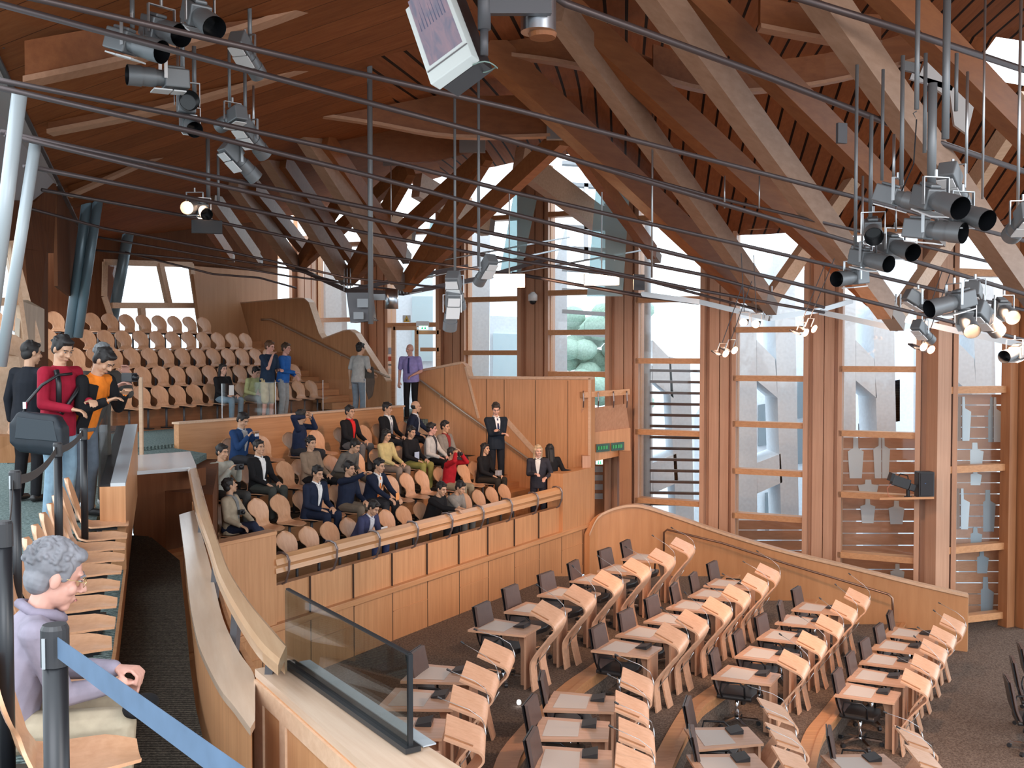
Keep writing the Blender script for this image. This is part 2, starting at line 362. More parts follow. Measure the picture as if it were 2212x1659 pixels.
# gallery rail with its metal brackets
rail = empty('gallery_handrail', G(2.5, .02, -1.2)); inv = -rail.location
def P(s, d, z): return G(s, d, z) + inv
b = MB()
prof = [(-.10, -.055), (-.075, .02), (0, .06), (.075, .045), (.10, -.01), (.08, -.055)]
b.loft([[P(s, .03 + a, -1.15 + c) for a, c in prof] for s in (-1.5, 6.6)]); b.build('top_rail', wood('rail_wood', (.50, .25, .11), (.62, .34, .17), rz=-AU, grain=(1, 25, 25), rough=.22), rail)
b = MB(); b.loft([[P(s, .0 + a * .6, -1.27 + c * .8) for a, c in prof] for s in (-1.5, 6.6)]); b.build('lower_rail', MATS['rail_wood'], rail)
for i in range(9):
    s = -1.3 + i * .975; b = MB()
    b.tube([P(s, .13, -1.14), P(s, .10, -1.08), P(s, .02, -1.075), P(s, -.06, -1.10), P(s, -.10, -1.17), P(s, -.09, -1.32), P(s, -.03, -1.47), P(s, .03, -1.50)], .016, 6)
    b.build('bracket', plain('bracket_steel', (.28, .24, .24), .35, .8), rail)
tag(rail, 'oak handrail with curved steel brackets along the front of the tourist gallery', 'handrail')
# back parapet of the gallery and glass above it
b = MB(); b.prism([G(.55, 4.12, -.75), G(6.9, 4.12, -.75), G(6.9, 4.24, -.75), G(.55, 4.24, -.75)], (0, 0, 1.15)); struct(b, 'wall_gallery_back', M_oakh)
b = MB(); b.prism([G(.53, 4.09, .39), G(6.92, 4.09, .39), G(6.92, 4.27, .39), G(.53, 4.27, .39)], (0, 0, .035)); struct(b, 'trim_10', M_pale)
for i in range(4):
    s = 1.6 + i * 1.35
    gp = empty('glass_screen', G(s, 4.2, .42)); o_ = -gp.location
    b = MB(); b.prism([G(s, 4.19, .43) + o_, G(s + 1.31, 4.19, .43) + o_, G(s + 1.31, 4.2, .43) + o_, G(s, 4.2, .43) + o_], (0, 0, .62)); b.build('pane', M_glass, gp)
    b = MB(); b.beam(G(s, 4.195, .43) + o_, G(s, 4.195, 1.05) + o_, .009, .012, U2); b.build('edge_post', M_steel, gp)
    tag(gp, '%s clear glass screen from the left on the parapet behind the tourists' % ORD[i], 'glass screen', 'glass screens on the parapet')
# left side of the gallery
b = MB(); b.prism([G(Lft(0) - .1, 0, -2.2), G(.5, 4.12, -2.2), G(.42, 4.2, -2.2), G(Lft(0) - .22, 0.05, -2.2)], (0, 0, 2.0)); struct(b, 'wall_gallery_side', M_oakh)
# stair wall on the right of the gallery
S8 = 8.0
wp = [(0, -2.0), (0, 1.06), (3.1, 1.04), (3.17, 1.28), (3.24, 1.35), (3.36, 1.37), (4.62, 1.15), (4.62, -1.2)]
b = MB(); b.prism([G(S8, d, z) for d, z in wp], U2 * .18); struct(b, 'wall_stair', M_oak)
b = MB()
for (d0, z0), (d1, z1) in (((0, 1.06), (3.1, 1.04)), ((0.03, 1.06), (.03, -.8)), ((3.17, 1.28), (2.82, .12)), ((3.3, 1.37), (4.62, 1.15))):
    b.beam(G(S8 + .07, d0, z0), G(S8 + .07, d1, z1), .2 if z1 != -.8 else .2, .055, U2.cross(Z3) if abs(z0 - z1) < .5 else N2)
b.beam(G(S8 - .005, 2.1, .1), G(S8 - .005, .9, -1.0), .012, .12, Z3)
struct(b, 'trim_11', M_pale)
b = MB()
for d in (.55, 1.35, 2.15, 2.62, 3.75): b.prism([G(S8 - .004, d, -1.3), G(S8 - .004, d + .012, -1.3), G(S8 + .01, d + .012, -1.3), G(S8 + .01, d, -1.3)], (0, 0, 2.3 if d < 3 else 2.55))
struct(b, 'trim_12', M_joint)
def handrail(pts, lab, r=.024, brk=3, wall=None):
    o = empty('handrail', pts[0]); b = MB(); b.tube([p - pts[0] for p in pts], r, 8); b.build('rail', plain('satin_brass_steel', (.62, .52, .42), .3, .7), o, True)
    a, z_ = pts[1] if len(pts) > 2 else pts[0], pts[-2] if len(pts) > 3 else pts[-1]
    for i in range(brk):
        p = a.lerp(z_, (i + .5) / brk) - pts[0]; b = MB(); b.tube([p, p - Z3 * .05, p - Z3 * .06 + wall * .08], .008, 6); b.build('bracket', M_steel, o)
    tag(o, lab, 'handrail'); return o
handrail([G(7.9, 4.55, .98), G(7.9, 4.38, .96), G(7.9, .95, -1.03), G(7.9, .8, -1.05)], 'round handrail sloping down the stair wall beside the standing man in a dark suit', wall=U2)
# ---------------------------------------------------------------- upper landing and seating bank
b = MB(); b.prism([G(-2.5, 4.24, -.1), G(14, 4.24, -.1), G(14, 7.2, -.1), G(-2.5, 7.2, -.1)], (0, 0, .15)); struct(b, 'floor', M_carpetg)
ub = [7.0, 7.72, 8.37, 9.02, 9.67, 11.4]; uz = [.06, .45, .84, 1.23, 1.62]
b = MB()
for k in range(5):
    b.prism([G(-2, ub[k], uz[k] - .39), G(9, ub[k], uz[k] - .39), G(9, ub[k + 1] + .01, uz[k] - .39), G(-2, ub[k + 1] + .01, uz[k] - .39)], (0, 0, .39))
struct(b, 'floor', wood('tier_timber', (.25, .11, .05), (.34, .16, .08), rz=-AU, grain=(1, 20, 20)))
b = MB()
for k in range(12):
    d = 6.75 + k * .34; z = .06 + k * .155
    b.prism([G(7.95, d, z - .02), G(9, d, z - .02), G(9, d + .36, z - .02), G(7.95, d + .36, z - .02)], (0, 0, .155))
struct(b, 'trim_13', M_oakh)
BACKD = 11.5; bp0 = G(0, BACKD, 0); bn = N2
def wallpoly(name, px, mat, th=.12, off=0.0):
    b = MB(); b.prism([onpl(x, y, bp0 + N2 * off, bn) for x, y in px], N2 * th); return struct(b, name, mat)
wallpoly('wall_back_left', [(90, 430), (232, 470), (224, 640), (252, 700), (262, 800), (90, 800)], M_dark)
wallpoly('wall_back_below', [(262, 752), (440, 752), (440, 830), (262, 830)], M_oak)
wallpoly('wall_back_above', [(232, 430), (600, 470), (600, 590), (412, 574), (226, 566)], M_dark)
wallpoly('wall_back_right', [(412, 570), (600, 580), (600, 860), (440, 860), (434, 690), (428, 650)], wood('oak_back', (.42, .20, .09), (.50, .26, .13), ry=math.pi / 2, grain=(.6, 8, 8)))
w = empty('window_1', bp0); w['kind'] = 'structure'
def wbar(a, c, th):
    return (onpl(a[0], a[1], bp0, bn) - bp0, onpl(c[0], c[1], bp0, bn) - bp0, th)
b = MB()
for a, c, th in (((345, 568), (365, 660), .14), ((240, 660), (436, 660), .16), ((305, 662), (313, 755), .14), ((226, 566), (224, 640), .08), ((224, 640), (262, 755), .08), ((412, 570), (440, 755), .08), ((224, 566), (414, 572), .08)):
    p, q, t = wbar(a, c, th); b.beam(p, q, t, .14, N2.cross(q - p))
b.build('window_frame', M_pale, w)
b = MB(); b.prism([onpl(x, y, bp0 + N2 * .05, bn) - bp0 for x, y in ((226, 566), (412, 572), (440, 755), (262, 755), (224, 640))], N2 * .01); b.build('pane', M_glass, w)
# wall along the right of the bank, wavy top edge, and its rail
wp = [(6.2, -.1), (6.2, .92), (8.05, 2.05), (8.25, 2.12), (8.45, 2.08), (8.95, 1.9), (9.0, 1.98), (8.98, 2.85), (9.15, 3.03), (9.4, 3.05), (11.5, 3.0), (11.5, -.1)]
wp = []
sp0 = G(9, 0, 0); sn = U2
for x, y in ((835, 900), (835, 824), (768, 722), (755, 714), (742, 716), (697, 733), (690, 722), (668, 655), (658, 646), (640, 645), (515, 656), (505, 900)): wp.append(onpl(x, y, sp0, sn))
b = MB(); b.prism(wp, U2 * .2); struct(b, 'wall_bank_side', M_oak)
b = MB()
tops = [onpl(x, y, sp0, sn) for x, y in ((835, 824), (768, 722), (755, 714), (742, 716), (697, 733), (690, 722), (668, 655), (658, 646), (640, 645), (515, 656))]
b.ribbon([p + U2 * .1 for p in tops], U2 * .12, Z3 * .03); struct(b, 'trim_14', M_pale)
q0, q1 = onpl(585, 690, sp0 - U2 * .1, sn), onpl(833, 812, sp0 - U2 * .1, sn)
handrail([q0 + N2 * .35, q0, q1, q1 - N2 * .12 - Z3 * .03], 'pale round handrail sloping down the curved side wall behind the grey-shirted man', .03, 4, U2)
# panel that leans between window and side wall
b = MB(); b.prism([onpl(x, y, G(0, 10.9, 0), bn) for x, y in ((418, 592), (505, 604), (560, 800), (445, 800))], N2 * .1); struct(b, 'trim_15', MATS['oak_back'])
# ---------------------------------------------------------------- facade of tall windows
FD = Vector((-.9, .43, 0)).normalized(); FN = Vector((.43, .9, 0)).normalized(); FB = Vector((7.0, 19.4, 0))
def deep(t): return 1.075 + max(0.0, t - 6) * .02      # the facade swings away from the chamber towards the left
def FP(t, z=0.0, n=0.0):
    k = deep(t); p = (FB + FD * t) * k + FN * n; p.z = 1.62 + (z - 1.62) * k; return p
ZT = 6.2
zt8 = {8: (0.0, 3.9), 7: (2.05, 4.2), 6: (4.1, 4.5), 5: (6.15, ZT), 4: (8.2, ZT), 3: (10.3, ZT), 2: (12.35, 5.4), 1: (14.4, 4.6)}
pn = 20
for i, t in enumerate((-1.02, 1.02, 3.07, 5.12, 7.18, 9.25, 11.3, 13.4, 15.5)):
    b = MB(); z0, z1 = -4.2, 6.4
    b.prism([FP(t - .33, z0, 0), FP(t + .33, z0, 0), FP(t + .33, z0, .35), FP(t - .33, z0, .35)], (0, 0, z1 - z0))
    for a, c, n0 in ((-.20, -.02, -.07), (.0, .2, -.07), (.27, .36, -.22), (-.36, -.28, -.16)):
        b.prism([FP(t + a, z0, n0), FP(t + c, z0, n0), FP(t + c, z0, .01), FP(t + a, z0, .01)], (0, 0, z1 - z0))
    struct(b, 'trim_%d' % pn, M_oakz); pn += 1
TR = {8: (3.9, 1.29, .05, -1.13, -2.3, -3.3), 7: (4.1, 2.06, 1.09, .17, -.78, -1.68, -2.5), 6: (4.4, 2.7, 1.43, -.06, -1.5, -2.3), 5: (4.6, 2.9, 2.04, 1.14, .2), 4: (4.6, 2.8, 1.6, .3), 3: (4.4, 2.25), 2: (4.2, 2.4, 1.2, .1), 1: (4.0, 2.3, 1.4)}
for wi, (t, top) in zt8.items():
    w = empty('window_%d' % (wi + 1), FP(t, -3.5 if wi > 5 else 0)); w['kind'] = 'structure'; o_ = -w.location
    zb = -3.9 if wi > 5 else 0.05
    b = MB()
    for z in TR[wi]:
        b.prism([FP(t - .70, z - .055, -.16) + o_, FP(t + .72, z - .055, -.16) + o_, FP(t + .72, z - .055, .1) + o_, FP(t - .70, z - .055, .1) + o_], (0, 0, .12))
    for a in (-.70, .66):
        b.prism([FP(t + a, zb, -.02) + o_, FP(t + a + .05, zb, -.02) + o_, FP(t + a + .05, zb, .12) + o_, FP(t + a, zb, .12) + o_], (0, 0, ZT - zb))
    b.build('window_frame', M_oakx, w)
    b = MB(); b.prism([FP(t - .68, zb, .05) + o_, FP(t + .68, zb, .05) + o_, FP(t + .68, zb, .062) + o_, FP(t - .68, zb, .062) + o_], (0, 0, ZT - zb)); b.build('pane', M_glass, w)
# last bay on the right
pL, pR = at(2045, 1000, 20.2), at(2163, 1000, 20.7)
dd = (pR - pL); dd.z = 0; L9 = dd.length; D9 = dd.normalized(); N9 = Vector((-D9.y, D9.x, 0))
def Q(s, z, n=0.0): return Vector((pL.x, pL.y, 0)) + D9 * s + N9 * n + Z3 * z
w = empty('window_10', Q(L9 / 2, -3.5)); w['kind'] = 'structure'; o_ = -w.location
b = MB()
for z in (3.2, .86, -.72, -2.33, -3.75): b.prism([Q(0, z - .07, -.1) + o_, Q(L9, z - .07, -.1) + o_, Q(L9, z - .07, .1) + o_, Q(0, z - .07, .1) + o_], (0, 0, .14))
b.build('window_frame', M_oakx, w)
b = MB(); b.prism([Q(0, -3.9, .03) + o_, Q(L9, -3.9, .03) + o_, Q(L9, -3.9, .045) + o_, Q(0, -3.9, .045) + o_], (0, 0, 8)); b.build('pane', M_glass, w)
b = MB(); b.prism([Q(L9, -4.1, -.2), Q(L9 + .2, -4.1, -.2), Q(L9 + .2, -4.1, .03), Q(L9, -4.1, .03)], (0, 0, 9)); b.prism([Q(L9 + .24, -4.1, -.4), Q(L9 + 3.4, -4.1, -.4), Q(L9 + 3.4, -4.1, .0), Q(L9 + .24, -4.1, .0)], (0, 0, 9)); struct(b, 'wall_right', wood('oak_right', (.30, .12, .05), (.42, .19, .085), ry=math.pi / 2, grain=(.8, 14, 14)))
b = MB(); b.prism([Q(-.34, -4.1, -.1), Q(0, -4.1, -.1), Q(0, -4.1, .2), Q(-.34, -4.1, .2)], (0, 0, 9)); struct(b, 'trim_30', M_oakz)
# low wall round the chamber floor
lw = [(1.62, 21.15, -2.2), (1.9, 21.45, -1.83), (2.6, 21.55, -1.66), (3.4, 21.4, -1.86), (4.4, 21.0, -2.16), (5.5, 20.4, -2.42), (6.6, 19.9, -2.62), (7.6, 19.35, -2.80), (8.5, 18.85, -2.94)]
lwp = smooth_path([Vector(p) for p in lw], 5)
b = MB(); loops = []
for i, p in enumerate(lwp):
    d = (lwp[min(i + 1, len(lwp) - 1)] - lwp[max(i - 1, 0)]); d.z = 0; d.normalize(); nn = Vector((-d.y, d.x, 0)) * .13
    zz = -4.1; loops.append([Vector((p.x, p.y, zz)), Vector((p.x, p.y, p.z)), p + nn, Vector((p.x + nn.x, p.y + nn.y, zz))])
b.loft(loops); struct(b, 'wall_chamber', wood('oak_low_wall', (.46, .22, .10), (.56, .29, .14), ry=math.pi / 2, grain=(.9, 10, 10), rough=.35))
b = MB(); b.ribbon([p + Vector((.02, .04, -.01)) for p in lwp], lambda i: Vector((.03, .09, 0)), Z3 * .05); struct(b, 'trim_31', M_pale)
hp = [at(1434, 1190, 21.3), at(1434, 1150, 21.3), at(1441, 1144, 21.25), at(1560, 1173, 20.75), at(1700, 1218, 20.1), at(1830, 1257, 19.5), at(1920, 1284, 19.1), at(1928, 1292, 19.05), at(1929, 1335, 19.05)]
o_ = empty('handrail', hp[0]); b = MB(); b.tube([p - hp[0] for p in hp], .022, 8); b.build('rail', plain('bronze_rail', (.30, .19, .14), .35, .8), o_, True)
tag(o_, 'dark bronze pipe handrail fixed along the low curved wall', 'handrail')
# ---------------------------------------------------------------- outside
def slabpx(mb, pts, Y, th): mb.prism([at(x, y, Y) for x, y in pts], (0, th, 0))
blg = empty('concrete_building', at(1790, 1100, 27)); o_ = -blg.location
def oslab(nm, pts, Y, th, mat):
    b = MB(); b.prism([at(x, y, Y) + o_ for x, y in pts], (0, th, 0)); return b.build(nm, mat, blg)
for dx, Y, tp_ in ((0, 26.0, 560), (214, 25.0, 630), (430, 24.0, 600), (-225, 26.5, 780)):
    for pts in ([(1590, tp_), (1634, tp_ + 10), (1636, 1260), (1590, 1260)], [(1670, tp_ - 10), (1716, tp_), (1728, 1260), (1692, 1260)],
                [(1635, 735), (1674, 775), (1680, 860), (1635, 822)], [(1635, 1000), (1686, 980), (1690, 1042), (1636, 1066)], [(1635, 420), (1670, 520), (1670, 560), (1635, 520)]):
        if max(y for x, y in pts) < tp_ or pts[0][1] < tp_ - 100: continue
        oslab('pier', [(x + dx, y) for x, y in pts], Y, 1.3, M_conc)
oslab('wall', [(1690, 560), (1770, 600), (1770, 1300), (1500, 1300), (1500, 900)], 31, .5, M_conc)
oslab('wall', [(1770, 600), (2300, 520), (2300, 1300), (1770, 1300)], 30, .5, M_conc)
for x, y in ((1655, 920), (1870, 960), (1730, 960), (1990, 950), (1670, 1110), (1740, 860), (1930, 870)):
    oslab('window', [(x - 16, y - 45), (x + 14, y - 50), (x + 14, y + 40), (x - 16, y + 44)], 30 if x > 1770 else 30.9, .2, plain('dark_pane', (.22, .27, .30), .2))
for pts, Y in (([(560, 690), (780, 690), (780, 1000), (560, 1000)], 35), ([(780, 540), (935, 600), (935, 1000), (780, 1000)], 33), ([(1010, 680), (1140, 685), (1140, 1000), (1010, 1000)], 32), ([(1015, 350), (1060, 350), (1055, 1000), (1005, 1000)], 30), ([(1190, 600), (1225, 480), (1225, 1000), (1190, 1000)], 29), ([(700, 560), (745, 560), (760, 1000), (690, 1000)], 31)):
    oslab('wall', pts, Y, .6, M_conc)
oslab('window', [(1065, 720), (1120, 722), (1120, 1000), (1065, 1000)], 31.9, .1, plain('pale_pane', (.55, .68, .72), .3))
oslab('window', [(890, 640), (935, 640), (935, 780), (890, 780)], 32.9, .1, MATS['pale_pane'])
for x in (400, 440, 480, 530): pass
for y in range(300, 720, 46):
    oslab('sun_shade', [(1215, y), (1330, y + 8), (1330, y + 16), (1215, y + 8)], 27, .3, M_concd)
for x in (1150, 1172, 1395, 1300, 1262):
    oslab('fin', [(x, 300), (x + 9, 300), (x + 9, 560), (x, 560)], 27, .3, M_conc)
tag(blg, 'pale concrete building with angular openings and fins seen through the tall windows', 'building')
b = MB(); random.seed(3)
for i in range(60):
    a = random.random() * 6.28; r = random.random() ** .5 * 1.6; b.ball((5.2 - 1.8 + r * math.cos(a), 38 + r * math.sin(a), random.uniform(-1.5, 3.2)), (.5, .5, .4), 7, 5)
tr = empty('tree', (3.4, 38, -5)); fo = b.build('foliage', plain('leaf_green', (.30, .42, .34), .8, 0, .2), None, True); fo.parent = tr; fo.location = (-3.4, -38, 5)
b = MB(); b.tube([(0, 0, 0), (0, 0, 4)], .18, 8); b.build('trunk', plain('bark', (.1, .07, .05), .9), tr)
tag(tr, 'green leafy tree outside behind the windows above the gallery stair wall', 'tree')
b = MB(); b.box((0, 40, -5.2), (160, 60, .2)); struct(b, 'ground', M_concd)
# louvre screen behind the sixth window
lv = empty('louvre_screen', at(1460, 1080, 22.2)); o_ = -lv.location
for i in range(13):
    y = 800 + i * 24; b = MB(); p, q = at(1402, y, 23.9) + o_, at(1524, y + 2, 23.2) + o_; b.beam(p, q, .12, .06); b.build('slat', plain('dark_slat', (.09, .06, .055), .5), lv)
b = MB(); b.tube([at(1398, 1150, 23.9) + o_, at(1398, 480, 23.9) + o_], .09, 10); b.build('post', M_concd, lv, True)
tag(lv, 'dark horizontal louvre slats on a grey post outside the window over the low wall', 'louvre screen')
# timber screens with bottle-shaped panels
def bottle(mb, o_, px, py, h, w_, Y, half=0):
    s = lambda a, c: at(px + a * w_, py - c * h, Y) + o_
    pts = [(-.38, 0), (.38, 0), (.5, .66), (.16, .74), (.14, 1), (-.14, 1), (-.16, .74), (-.5, .66)]
    if half: pts = [(0, 0), (.4, 0), (.5, .66), (.16, .74), (.14, 1), (0, 1)] if half > 0 else [(-.4, 0), (0, 0), (0, 1), (-.14, 1), (-.16, .74), (-.5, .66)]
    mb.prism([s(a, c) for a, c in pts], (0, -.02, 0))
def timber_screen(px0, px1, py0, py1, Y0, Y1, step, bottles, lab):
    sc_ = empty('timber_screen', at((px0 + px1) / 2, py1, (Y0 + Y1) / 2)); o_ = -sc_.location
    b = MB(); y = py0; k = 0
    while y < py1:
        y2 = min(y + step - 2.2, py1); b.hexa([at(px0, y2, Y0) + o_, at(px1, y2, Y1) + o_, at(px1, y2, Y1 + .06) + o_, at(px0, y2, Y0 + .06) + o_, at(px0, y, Y0) + o_, at(px1, y, Y1) + o_, at(px1, y, Y1 + .06) + o_, at(px0, y, Y0 + .06) + o_]); y += step; k += 1
    b.build('boards', wood('screen_boards', (.42, .20, .11), (.52, .27, .16), grain=(1, 20, 20)), sc_)
    for (x, yb, h, w_, half, tone) in bottles:
        b = MB(); bottle(b, o_, x, yb, h, w_, Y0 + (Y1 - Y0) * (x - px0) / (px1 - px0) - .02, half)
        b.build('bottle_panel', (plain('pale_blue_panel', (.62, .70, .75), .4), plain('grey_blue_panel', (.30, .37, .42), .4), plain('brown_panel', (.24, .14, .09), .5))[tone], sc_)
    tag(sc_, lab, 'screen')
timber_screen(1815, 1995, 945, 1275, 22.3, 22.0, 26, [(1848, 1033, 88, 34, 0, 0), (1905, 1033, 95, 34, 1, 0), (1903, 1033, 95, 34, -1, 0), (1875, 1072, 36, 44, 0, 0), (1874, 1130, 55, 32, 0, 0), (1936, 1132, 52, 34, 0, 0), (1938, 1266, 48, 30, 0, 0)], 'timber board screen with pale bottle shapes behind the window with camera and speaker')
timber_screen(2035, 2190, 852, 1345, 20.75, 21.35, 24, [(2075, 952, 95, 38, -1, 2), (2078, 952, 95, 38, 1, 0), (2144, 955, 97, 36, -1, 1), (2146, 955, 97, 36, 1, 0), (2105, 1012, 56, 38, 0, 0), (2106, 1048, 34, 28, 0, 0), (2072, 1143, 88, 38, -1, 2), (2075, 1143, 88, 38, 1, 0), (2133, 1148, 90, 34, 0, 1), (2106, 1186, 48, 30, 0, 1), (2120, 1238, 50, 30, 0, 1), (2128, 1342, 96, 36, 0, 1)], 'tall timber board screen with bottle shapes behind the narrow rightmost window')
timber_screen(1590, 1748, 1124, 1215, 23.6, 23.2, 22, [], 'plain timber board screen at the foot of the window left of the speaker')
# ================================================================ LEFT WALKWAY AND FRONT ROW OF THE NEAR GALLERY
def L3(lst, z): return [onz(x, y, z) for x, y in lst]
# walkway the photographer stands on, seat step below it, sunken aisle
seat_edge = [onz(x, y, -.36) for x, y in ((150, 1659), (225, 1500), (243, 1413), (262, 1270), (280, 1130))]
seat_edge = [seat_edge[0] + (seat_edge[0] - seat_edge[1]) * .8] + seat_edge
walk_edge = [p + Vector((-.62 - .02 * i, -.16, .36)) for i, p in enumerate(seat_edge)]
b = MB(); pts = [Vector((-9, -1, 0)), Vector((walk_edge[0].x, -1, 0))] + walk_edge + [Vector((-4.9, 12.6, 0)), Vector((-5.2, 16.4, 0)), Vector((-12, 17, 0))]
b.prism([p - Z3 * .3 for p in pts], (0, 0, .3)); struct(b, 'floor', M_carpetg)
b = MB(); n_ = len(seat_edge)
b.prism([Vector((p.x, p.y, -.7)) for p in walk_edge[::-1]] + [Vector((p.x, p.y, -.7)) for p in seat_edge], (0, 0, .34)); struct(b, 'floor', M_carpetg)
b = MB(); b.ribbon([p - Z3 * .3 + Vector((.012, 0, 0)) for p in seat_edge], Vector((.012, 0, 0)), Z3 * .305); struct(b, 'trim_40', M_oakx)
shelfL = L3([(541, 1590), (505, 1540), (473, 1498), (436, 1423), (422, 1376), (410, 1308), (399, 1210), (387, 1119)], -.1)
shelfR = L3([(551, 1572), (551, 1520), (548, 1470), (517, 1423), (490, 1369), (473, 1315), (449, 1210), (419, 1109)], -.1)
b = MB(); b.prism([Vector((-.9, 3.0, -.9)), Vector((-1.6, 2.0, -.9))] + [Vector((p.x, p.y, -.9)) for p in seat_edge] + [Vector((-4.2, 11.8, -.9))] + [Vector((p.x, p.y, -.9)) for p in shelfL[::-1]], (0, 0, .36))
struct(b, 'floor', M_carpetd)
def smooth_pair(A, B, n=4): return smooth_path(A, n), smooth_path(B, n)
sL, sR = smooth_pair(shelfL[:], shelfR[:])
b = MB(); loops = [[l, r, r + Z3 * .035, l + Z3 * .035] for l, r in zip(sL, sR)]; b.loft(loops); sh = b.build('parapet_shelf', M_shelf); tag(sh, kind='structure'); sh.name = 'trim_41'
b = MB(); loops = []
for l, r in zip(sL, sR):
    d = (r - l) * .22; a = l + d; c = l + d * 1.6; loops.append([Vector((a.x, a.y, -.6)), Vector((c.x, c.y, -.6)), c, a])
b.loft(loops); struct(b, 'wall_parapet', M_oak)
railL = L3([(660, 1500), (601, 1437), (554, 1393), (500, 1308), (468, 1241), (449, 1177), (422, 1099), (405, 1012)], .15)[1:]
railR = L3([(690, 1460), (620, 1396), (591, 1362), (540, 1302), (496, 1234), (473, 1173), (449, 1099), (425, 1012)], .15)[1:]
rL, rR = smooth_pair(railL, railR)
hr = empty('curved_handrail', railL[3]); o_ = -hr.location
b = MB(); loops = []
for l, r in zip(rL, rR):
    w_ = r - l; loops.append([l - Z3 * .05 + o_, l + o_, l + w_ * .2 + Z3 * .012 + o_, r - w_ * .15 + Z3 * .012 + o_, r + o_, r - Z3 * .12 + o_, r - w_ * .25 - Z3 * .12 + o_, r - w_ * .3 - Z3 * .05 + o_])
b.loft(loops); b.build('rail', M_rail, hr)
for i in (3, 9, 15, 20):
    l, r = rL[i], rR[i]; b = MB(); c = l.lerp(r, .6) + o_; b.prism([c + Vector((-.02, -.05, -.05)), c + Vector((.02, -.05, -.05)), c + Vector((.02, .05, -.05)), c + Vector((-.02, .05, -.05))], (-.03, 0, -.36)); b.build('bracket', M_greyd, hr)
tag(hr, 'wide lacquered curved handrail sweeping along the near parapet towards the glass screen', 'handrail')
b = MB(); loops = []
for l, r in zip(rL, rR):
    a = r + (r - l) * -.2; c = a + (r - l) * .3; loops.append([Vector((a.x, a.y, -3.2)), Vector((c.x, c.y, -3.2)), Vector((c.x, c.y, -.2)), Vector((a.x, a.y, -.2))])
b.loft(loops); struct(b, 'wall_below_parapet', M_oak)
# far end of the aisle: cabinet top, side box and walls
b = MB(); tp = L3([(275, 1022), (410, 1012), (424, 1008), (411, 977), (287, 986)], .16); tp2 = [p for p in tp]
b.prism([p - Z3 * .03 for p in tp2], (0, 0, .045)); cab = empty('end_counter', tp[0]); ob = b.build('counter_top', plain('polished_grey_top', (.62, .66, .70), .18, .2)); ob.parent = cab; ob.location = -cab.location
b = MB(); A_, B_ = tp[0] + Vector((.05, .05, -.03)), tp[1] + Vector((-.02, .05, -.03)); b.prism([A_, B_, B_ + Vector((.1, .35, 0)), A_ + Vector((.1, .35, 0))], (0, 0, -1.0)); ob = b.build('front_panel', M_dark); ob.parent = cab; ob.location = -cab.location
tag(cab, 'counter with a shiny pale top closing the far end of the dark aisle', 'counter')
cab = empty('sloping_ledge', onz(250, 1055, .1)); o_ = -cab.location
nl, nr, fl, fr = at(215, 1052, 9.2), at(271, 1050, 9.2), at(252, 923, 12.6), at(297, 921, 12.6)
b = MB(); b.hexa([nl + o_ - Z3 * .8, nr + o_ - Z3 * .8, fr + o_ - Z3 * .8, fl + o_ - Z3 * .8, nl + o_, nr + o_, fr + o_, fl + o_]); b.build('casing', M_oak, cab)
b = MB(); m1, m2 = nl.lerp(nr, .42), fl.lerp(fr, .42)
b.hexa([m1 + o_, nr + o_, fr + o_, m2 + o_, m1 + o_ + Z3 * .03, nr + o_ + Z3 * .03, fr + o_ + Z3 * .03, m2 + o_ + Z3 * .03]); b.build('polished_top', MATS['polished_grey_top'], cab)
b = MB(); b.hexa([nl + o_, m1 + o_, m2 + o_, fl + o_, nl + o_ + Z3 * .02, m1 + o_ + Z3 * .02, m2 + o_ + Z3 * .02, fl + o_ + Z3 * .02]); b.build('dark_channel', M_black, cab)
tag(cab, 'oak ledge with a dark channel and pale polished top beside the standing visitors', 'ledge')
gs = empty('glass_screen', nl); o_ = -gs.location
b = MB(); b.hexa([nl + o_ + Z3 * .02, nl + o_ + Vector((.012, 0, .02)), fl + o_ + Vector((.012, 0, .02)), fl + o_ + Z3 * .02, nl + o_ + Z3 * .55, nl + o_ + Vector((.012, 0, .55)), fl + o_ + Vector((.012, 0, .55)), fl + o_ + Z3 * .55]); b.build('pane', M_glass, gs)
tag(gs, 'clear glass screen the visitors with cameras lean over at the left', 'glass screen')
b = MB(); p = onz(306, 990, .02); po = empty('wooden_post', Vector((p.x, p.y, 0))); b.box((0, 0, .62), (.05, .05, 1.24)); b.build('post', M_pale, po); b = MB(); b.box((0, .04, .5), (.012, .04, 1.0)); b.build('steel_plate', M_steel, po)
tag(po, 'slim pale wooden post standing on the landing beside the far end of the ledge', 'post')
b = MB(); q = [onz(470, 960, 0.02), onz(395, 958, .02)]
# side cladding between walkway and gallery
b = MB(); b.prism([Vector((-3.6, 12.2, -3)), Vector((-4.6, 12.7, -3)), Vector((-4.95, 16.3, -3)), Vector((-4.7, 16.3, -3))], (0, 0, 2.9)); struct(b, 'wall_side', M_dark)
b = MB(); b.prism([Vector((-9, 12.6, -.25)), Vector((-4.5, 12.6, -.25)), Vector((-4.9, 16.3, -.25)), G(.5, 4.26, -.25), G(-2, 4.3, -.25), Vector((-12, 18, -.25))], (0, 0, .24)); struct(b, 'floor', M_carpetg)
b = MB(); b.prism([Vector(v) for v in ((-4.6, 8.7, -.3), (-3.98, 8.9, -.3), (-3.85, 9.3, -.3), (-4.98, 12.6, -.3), (-5.5, 12.6, -.3))], (0, 0, .292)); struct(b, 'floor', M_carpetg)
b = MB(); b.prism([Vector(v) for v in ((-4.6, 7.5, -.9), (-2.9, 7.5, -.9), (-3.6, 10.0, -.9), (-4.3, 12.0, -.9), (-5.2, 12.3, -.9))], (0, 0, .335)); struct(b, 'floor', M_carpetd)
